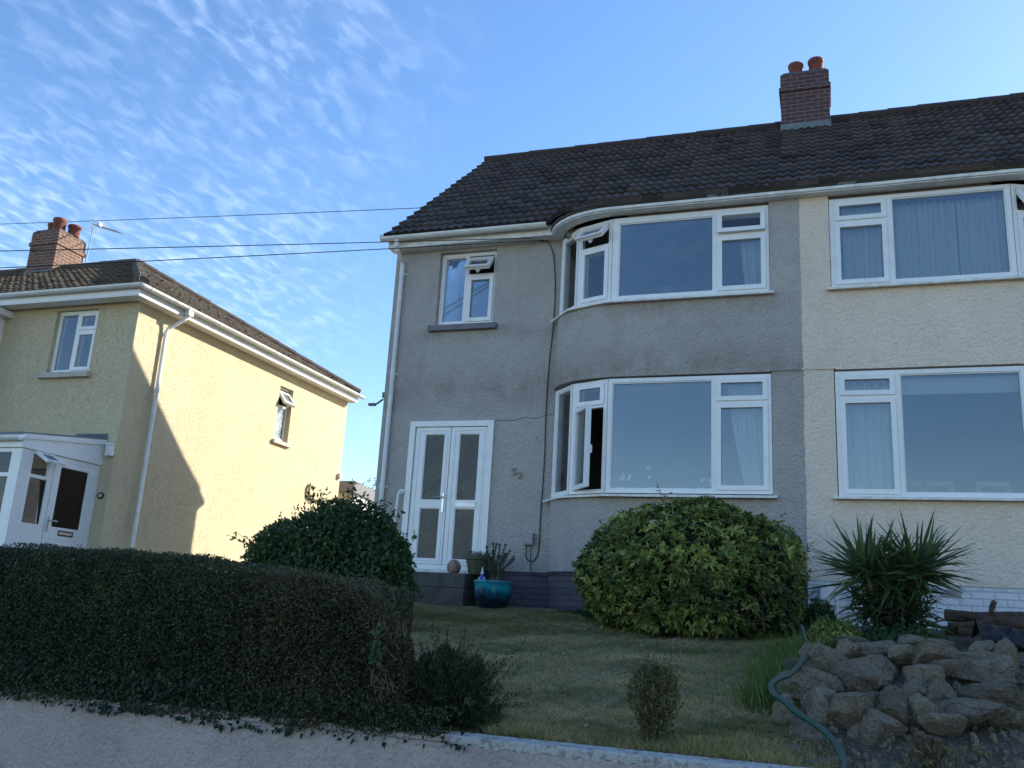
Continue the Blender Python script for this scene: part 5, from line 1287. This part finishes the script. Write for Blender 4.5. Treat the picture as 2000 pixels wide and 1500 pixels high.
RL = ['tall pale pointed boulder at the upper left of the rockery, behind the hose bend', 'broad reddish brown boulder beside the bend of the green hose', 'large pyramid shaped grey boulder in the middle left of the rockery', 'flat grey stone half hidden in grass left of the boulders',
      'wide earthy slab at the top left of the rockery', 'rounded buff stone near the top of the rockery', 'small dark stone on the topmost row below the spiky plant', 'lumpy pale rock left of the long top slab', 'low flat stone on the topmost row', 'long buff slab forming the upper right tier', 'upright block at the right end of the upper tier', 'white speckled stone lying on the long upper slab',
      'jagged mid grey stone in the centre of the rockery', 'dark upright stone right of centre below the upper tier', 'brown wedge stone just right of the pyramid boulder', 'flat ledge stone at the right of the middle tier', 'narrow grey stone left of the hose at the lawn edge', 'leaning grey block at the lower left under the hose', 'pale whitish slab leaning behind the hose', 'big square dark buff block in the lower tier',
      'small yellowish block on top of the lower tier', 'lower tier block with a slanting top edge', 'triangular grey block in the lower tier', 'wide mossy yellow ledge at the lower right', 'small grey stone at the end of the white coping', 'dark earthy boulder below the square block', 'thin dark stone wedged under the long upper slab', 'dark crusted stone under the upper left slab', 'small wedge stone under the jagged centre stone', 'slab with white chips at the top left of the rockery',
      'flat stone below the lumpy pale rock', 'broken stone at the right edge of the lower tier', 'little stone at the foot of the hose', 'flat dark stone below the triangular block', 'earth covered stone behind the pyramid boulder']
def make_rock(i, x, y, z, w, h):
    rg = np.random.RandomState(300+i); bm = bmesh.new(); r_ = bmesh.ops.create_icosphere(bm, subdivisions=5, radius=1)
    co = np.array([v.co[:] for v in r_['verts']])
    q = co/np.abs(co).max(1, keepdims=True)*.62+co*.38
    q = q*rg.uniform(.85, 1.1, 3)
    for k in range(16):                                   # flat broken faces
        d = unit(rg.normal(size=(1, 3)))[0]; c = rg.uniform(.60, .95); s_ = q@d; m_ = s_ > c; q[m_] -= np.outer(s_[m_]-c, d)
    q = q/np.abs(q).max(0)
    q += unit(co)*(.06*lump(co, 3, i)+.035*np.abs(lump(co, 8, i+50))+.022*lump(co, 20, i+90)+.018*lump(co, 45, i+91)+.012*rg.normal(size=len(co)))[:, None]
    q = q*np.array([w*.52, max(w, h)*.48, h*.555])
    a = rg.uniform(-.35, .35); ca, sa = math.cos(a), math.sin(a); q[:, [0, 2]] = np.stack([q[:, 0]*ca-q[:, 2]*sa*.6, q[:, 0]*sa*.6+q[:, 2]*ca], 1)
    for v, c in zip(r_['verts'], q): v.co = (c[0]+x, c[1]+y+.08, c[2]+z)
    o = obj('rock', bm, M['rock'], None, (x, y+.08, z-h*.55)); at = o.data.attributes.new('tint', 'FLOAT', 'POINT'); at.data.foreach_set('value', [float(rg.rand())]*len(o.data.vertices))
    for pz in o.data.polygons: pz.use_smooth = False
    tag(o, RL[i], 'rock', 'stones of the rockery'); return o
for i, r_ in enumerate(ROCKS): make_rock(i, *r_)
# loose chips and gravel on the bank: nobody could count them
rg = np.random.RandomState(99); bm = bmesh.new()
for i in range(1500):
    x = rg.uniform(-.25, 1.5); y = rg.uniform(4.8, 7.4); r_ = .006+.026*rg.rand()**3
    m_ = Matrix.Translation((x, y, float(gz(x, y))+r_*.3)) @ Euler((rg.rand()*3, rg.rand()*3, rg.rand()*3)).to_matrix().to_4x4() @ Matrix.Diagonal((r_*1.4, r_, r_*.6, 1))
    bmesh.ops.create_icosphere(bm, subdivisions=1, radius=1, matrix=m_)
o = obj('gravel', bm, M['gravel'] if 'gravel' in M else M['rock']); add_tint(o, .8); tag(o, kind='stuff')

# ------------------------------------------------------------------ garden hose
hp = [(-.24, 7.9, .07), (-.22, 7.6, .05), (-.20, 7.35, -.02), (-.16, 7.05, -.07), (-.13, 6.75, -.10), (-.16, 6.3, -.13), (-.24, 5.80, -.22), (-.30, 5.64, -.245), (-.335, 5.52, -.275), (-.31, 5.38, -.315), (-.25, 5.28, -.345), (-.19, 5.18, -.385), (-.11, 5.08, -.42), (-.04, 4.98, -.46), (.01, 4.88, -.51), (.03, 4.78, -.56), (.02, 4.66, -.60), (-.02, 4.56, -.75)]
bm = bmesh.new(); tube(bm, smooth_path(hp, 8), .017, 12)
M['hose'] = mat_plain('green_hose', (.012, .060, .040), .35, .15, 30)
tag(obj('garden_hose', bm, M['hose'], None, (-.2, 5.4, -.35), smooth=True), 'dark green garden hose curving down over the rocks', 'hose')

# ------------------------------------------------------------------ logs, sheeting, stump
def log(i, a, b, r, label):
    rn = random.Random(i); a = Vector(a); b = Vector(b); pts = [a.lerp(b, k/6)+Vector((0, rn.uniform(-.015, .015), rn.uniform(-.015, .015))) for k in range(7)]
    bm = bmesh.new(); tube(bm, pts, [r*rn.uniform(.88, 1.1) for _ in pts], 10)
    tag(obj('log', bm, M['bark'], None, a), label, 'log', 'branches stacked by the cream wall')
for i, L_ in enumerate([((.97, 9.35, .245), (2.6, 9.45, .29), .055, 'thick straight log along the top of the stack by the cream wall'),
        ((.98, 9.2, .15), (1.75, 9.25, .27), .035, 'branch slanting up to the right across the front of the log stack'), ((1.05, 9.15, .09), (2.3, 9.2, .16), .045, 'lowest long log at the front of the stack'),
        ((1.15, 9.28, .26), (1.95, 9.1, .12), .035, 'branch slanting down to the right over the log stack'), ((.95, 9.3, .13), (1.6, 9.35, .17), .04, 'short log under the left end of the stack'),
        ((1.3, 9.25, .18), (2.5, 9.3, .22), .05, 'middle log in the right half of the stack'), ((1.33, 9.3, .26), (1.37, 9.28, .385), .024, 'stub of branch standing up from the log stack'), ((1.0, 9.4, .10), (2.4, 9.45, .12), .06, 'thick log at the back of the stack on the ground')]): log(i, *L_)
bm = bmesh.new(); rg = np.random.RandomState(5); nx, ny = 16, 10; vs = []
for j in range(ny):
    for i in range(nx):
        u = i/(nx-1); v = j/(ny-1); x = 1.08+u*.75; y = 8.0+v*.55; z = float(gz(x, y))+.05+.12*math.sin(v*3.14)*(1-.4*u)+.02*rg.randn()-.10*u*(1-v)
        vs.append(bm.verts.new((x, y-.06*u, z)))
for j in range(ny-1):
    for i in range(nx-1): bm.faces.new((vs[j*nx+i], vs[j*nx+i+1], vs[(j+1)*nx+i+1], vs[(j+1)*nx+i]))
o = obj('plastic_sheet', bm, M['sheet_black'], None, (1.4, 8.2, .05)); sd_ = o.modifiers.new('t', 'SOLIDIFY'); sd_.thickness = .01
tag(o, 'crumpled black plastic sheeting in front of the log stack', 'sheeting')
st = empty('tree_stump', (.42, 4.92, -.6), 'cut shrub stump with broken stems at the foot of the rockery', 'stump')
bm = bmesh.new()
for (x, z, r_, lx) in ((.37, -.44, .022, -.03), (.40, -.42, .026, -.01), (.44, -.43, .024, .02), (.41, -.47, .02, .05), (.46, -.46, .014, .06)): tube(bm, [(.41, 4.95, -.62), ((x+.41)/2, 4.93, -.54), (x+lx*.3, 4.90, z)], [r_*1.1, r_, r_*.95], 8)
obj('stem', bm, M['bark'], st)
rn_ = np.random.RandomState(4); pp = [(.42+rn_.uniform(-.12, .14), 4.9+rn_.uniform(-.05, .1), -.58) for _ in range(40)]
bare_twigs('twigs', pp, [(rn_.uniform(-1, 1), -.2, rn_.uniform(.3, 1.2)) for _ in pp], .14, .003, M['twig'], st, 12)
n = 260; p = np.stack([rn_.normal(.42, .09, n), rn_.normal(4.9, .05, n), rn_.uniform(-.6, -.47, n)], 1)
strips('leaves', p, unit(rn_.normal(size=(n, 3))+np.array([0, 0, .8])), rn_.normal(size=(n, 3)), .05, .008, M['lf_box'], st)

# ------------------------------------------------------------------ step and pots by the door
bm = bmesh.new(); box(bm, -5.75, -4.40, 10.95, 11.515, -.1, .335); box(bm, -5.70, -4.42, 11.02, 11.51, .338, .525)
tag(obj('door_step', bm, M['concrete'], None, (-5.1, 11.2, .05), bevel=.012), 'dark weathered concrete step block below the white double door', 'step')
def lathe(bm, x, y, z, prof, seg=28):
    rings = [[bm.verts.new((x+r_*math.cos(2*math.pi*k/seg), y+r_*math.sin(2*math.pi*k/seg), z+h)) for k in range(seg)] for r_, h in prof]
    for p_, q_ in zip(rings, rings[1:]):
        for k in range(seg): bm.faces.new((p_[k], p_[(k+1) % seg], q_[(k+1) % seg], q_[k]))
    bm.faces.new(rings[0][::-1]); bm.faces.new(rings[-1])
gp = empty('flower_pot', (-4.36, 11.28, .527), 'weathered green brown flower pot on the step in front of the door', 'flower pot')
bm = bmesh.new(); lathe(bm, -4.36, 11.28, .527, [(.105, 0), (.115, .02), (.155, .185), (.178, .188), (.182, .20), (.182, .245), (.165, .25), (.155, .225)]); obj('pot', bm, M['pot_green'], gp, smooth=False)
rn_ = np.random.RandomState(14); n = 160; p = np.stack([rn_.normal(-4.33, .07, n), rn_.normal(11.28, .05, n), .76+rn_.uniform(0, .05, n)], 1)
strips('seedling', p, unit(rn_.normal(size=(n, 3))+np.array([0, 0, 1])), rn_.normal(size=(n, 3)), .035, .012, M['lf_dark'], gp)
bp = empty('glazed_pot', (-4.01, 10.95, .10), 'turquoise and navy glazed pot holding a rosemary plant by the grey wall', 'plant pot')
bm = bmesh.new(); lathe(bm, -4.01, 10.95, .10, [(.15, 0), (.17, .01), (.215, .10), (.235, .20), (.228, .28), (.235, .31), (.245, .325), (.242, .345), (.215, .345), (.205, .30)], 36); obj('pot', bm, M['bluepot'], bp, smooth=True)
bm = bmesh.new(); lathe(bm, -4.01, 10.95, .38, [(.208, 0), (.15, .02), (.01, .025)]); obj('soil', bm, M['soil'], bp)
stems = []; rn = random.Random(3); bm = bmesh.new(); P2 = []; D2 = []
for i in range(15):
    bx = rn.uniform(-.10, .12); tx = bx*1.9+rn.uniform(-.05, .05)+.04; h = rn.uniform(.30, .52)
    a = Vector((-4.0+bx*.5, 10.97, .40)); b = Vector((-4.0+bx, 10.98, .40+h*.5)); c = Vector((-4.0+tx, 10.98+rn.uniform(-.05, .05), .40+h))
    path = smooth_path([a, b, c], 6); tube(bm, path, .005, 5)
    for k, q in enumerate(path):
        if k < 3: continue
        for j in range(26):
            w_ = path[min(k+1, len(path)-1)] if k < len(path)-1 else q; f_ = rn.random(); o_ = q.lerp(w_, f_)
            an = rn.random()*6.28; P2.append(o_[:]); D2.append((math.cos(an), math.sin(an), 1.1))
tube(bm, smooth_path([(-3.93, 10.88, .40), (-3.92, 10.87, .62), (-3.95, 10.87, .74)]), .008, 5)
obj('stems', bm, M['twig'], bp)
P2 = np.array(P2); n = len(P2); strips('foliage', P2, np.array(D2), np.random.RandomState(2).normal(size=(n, 3)), .030, .005, M['lf_rose'], bp)
# little blue and white figure in the pot and a shell by the green pot
gn = empty('garden_ornament', (-4.12, 10.84, .40), 'small blue and white ornament standing in the turquoise pot', 'ornament')
bm = bmesh.new(); lathe(bm, -4.12, 10.84, .40, [(.022, 0), (.034, .02), (.036, .06), (.026, .10), (.016, .11)], 14); obj('body', bm, M['gnomeblue'], gn, smooth=True)
bm = bmesh.new(); lathe(bm, -4.12, 10.84, .51, [(.015, 0), (.020, .012), (.019, .03), (.012, .042), (.018, .045), (.010, .07), (.002, .10)], 14)
for s_ in (-1, 1): tube(bm, [(-4.12+.03*s_, 10.835, .48), (-4.12+.042*s_, 10.82, .44)], [.010, .007], 8)
lathe(bm, -4.105, 10.815, .40, [(.012, 0), (.014, .015), (.008, .03)], 10); obj('head', bm, M['white'], gn, smooth=True)
bm = bmesh.new(); lathe(bm, -4.635, 11.15, .527, [(.05, 0), (.075, .025), (.085, .07), (.075, .12), (.045, .16), (.015, .175)], 18)
for v in bm.verts:
    k = math.atan2(v.co.y-11.15, v.co.x+4.635); v.co.x += .012*math.sin(k*5+v.co.z*30); v.co.y += .01*math.cos(k*4+v.co.z*22)
tag(obj('stone_ornament', bm, M['shell'], None, (-4.635, 11.15, .527), smooth=True), 'knobbly buff stone ornament on the step left of the green pot', 'ornament')

# ------------------------------------------------------------------ far tree tops behind the extension
ft = empty('background_tree', (-11.4, 33, -.2), 'tree whose thin leafy tips show above the white extension', 'tree')
bm = bmesh.new(); tube(bm, [(-17.0, 33, -.3), (-17.0, 33, 2), (-16.9, 33, 4.3)], [.22, .18, .06], 8)
rn = random.Random(5)
for i in range(14): tube(bm, [(-17.0, 33, 2.2+.1*i), (-17+rn.uniform(-1.6, 1.8), 33+rn.uniform(-1, 1), 3.9+rn.uniform(0, 1.4))], [.05, .015], 5)
obj('trunk', bm, M['bark'], ft)
rg = np.random.RandomState(6); C_t = np.array([(-17+rg.uniform(-1.9, 2.1), 33+rg.uniform(-1.2, 1.2), rg.uniform(3.0, 5.25)-abs(rg.normal(0, .2))) for _ in range(90)])
p = np.repeat(C_t, 36, 0)+rg.normal(size=(90*36, 3))*.17; n = len(p)
strips('crown', p, unit(rg.normal(size=(n, 3))), rg.normal(size=(n, 3)), .12, .06, M['lf_laurel'], ft)
ft.location = (-17, 33, -.3)
for ch in ft.children: ch.location = Vector((-11.4, 33, -.2))-Vector((-17, 33, -.3))
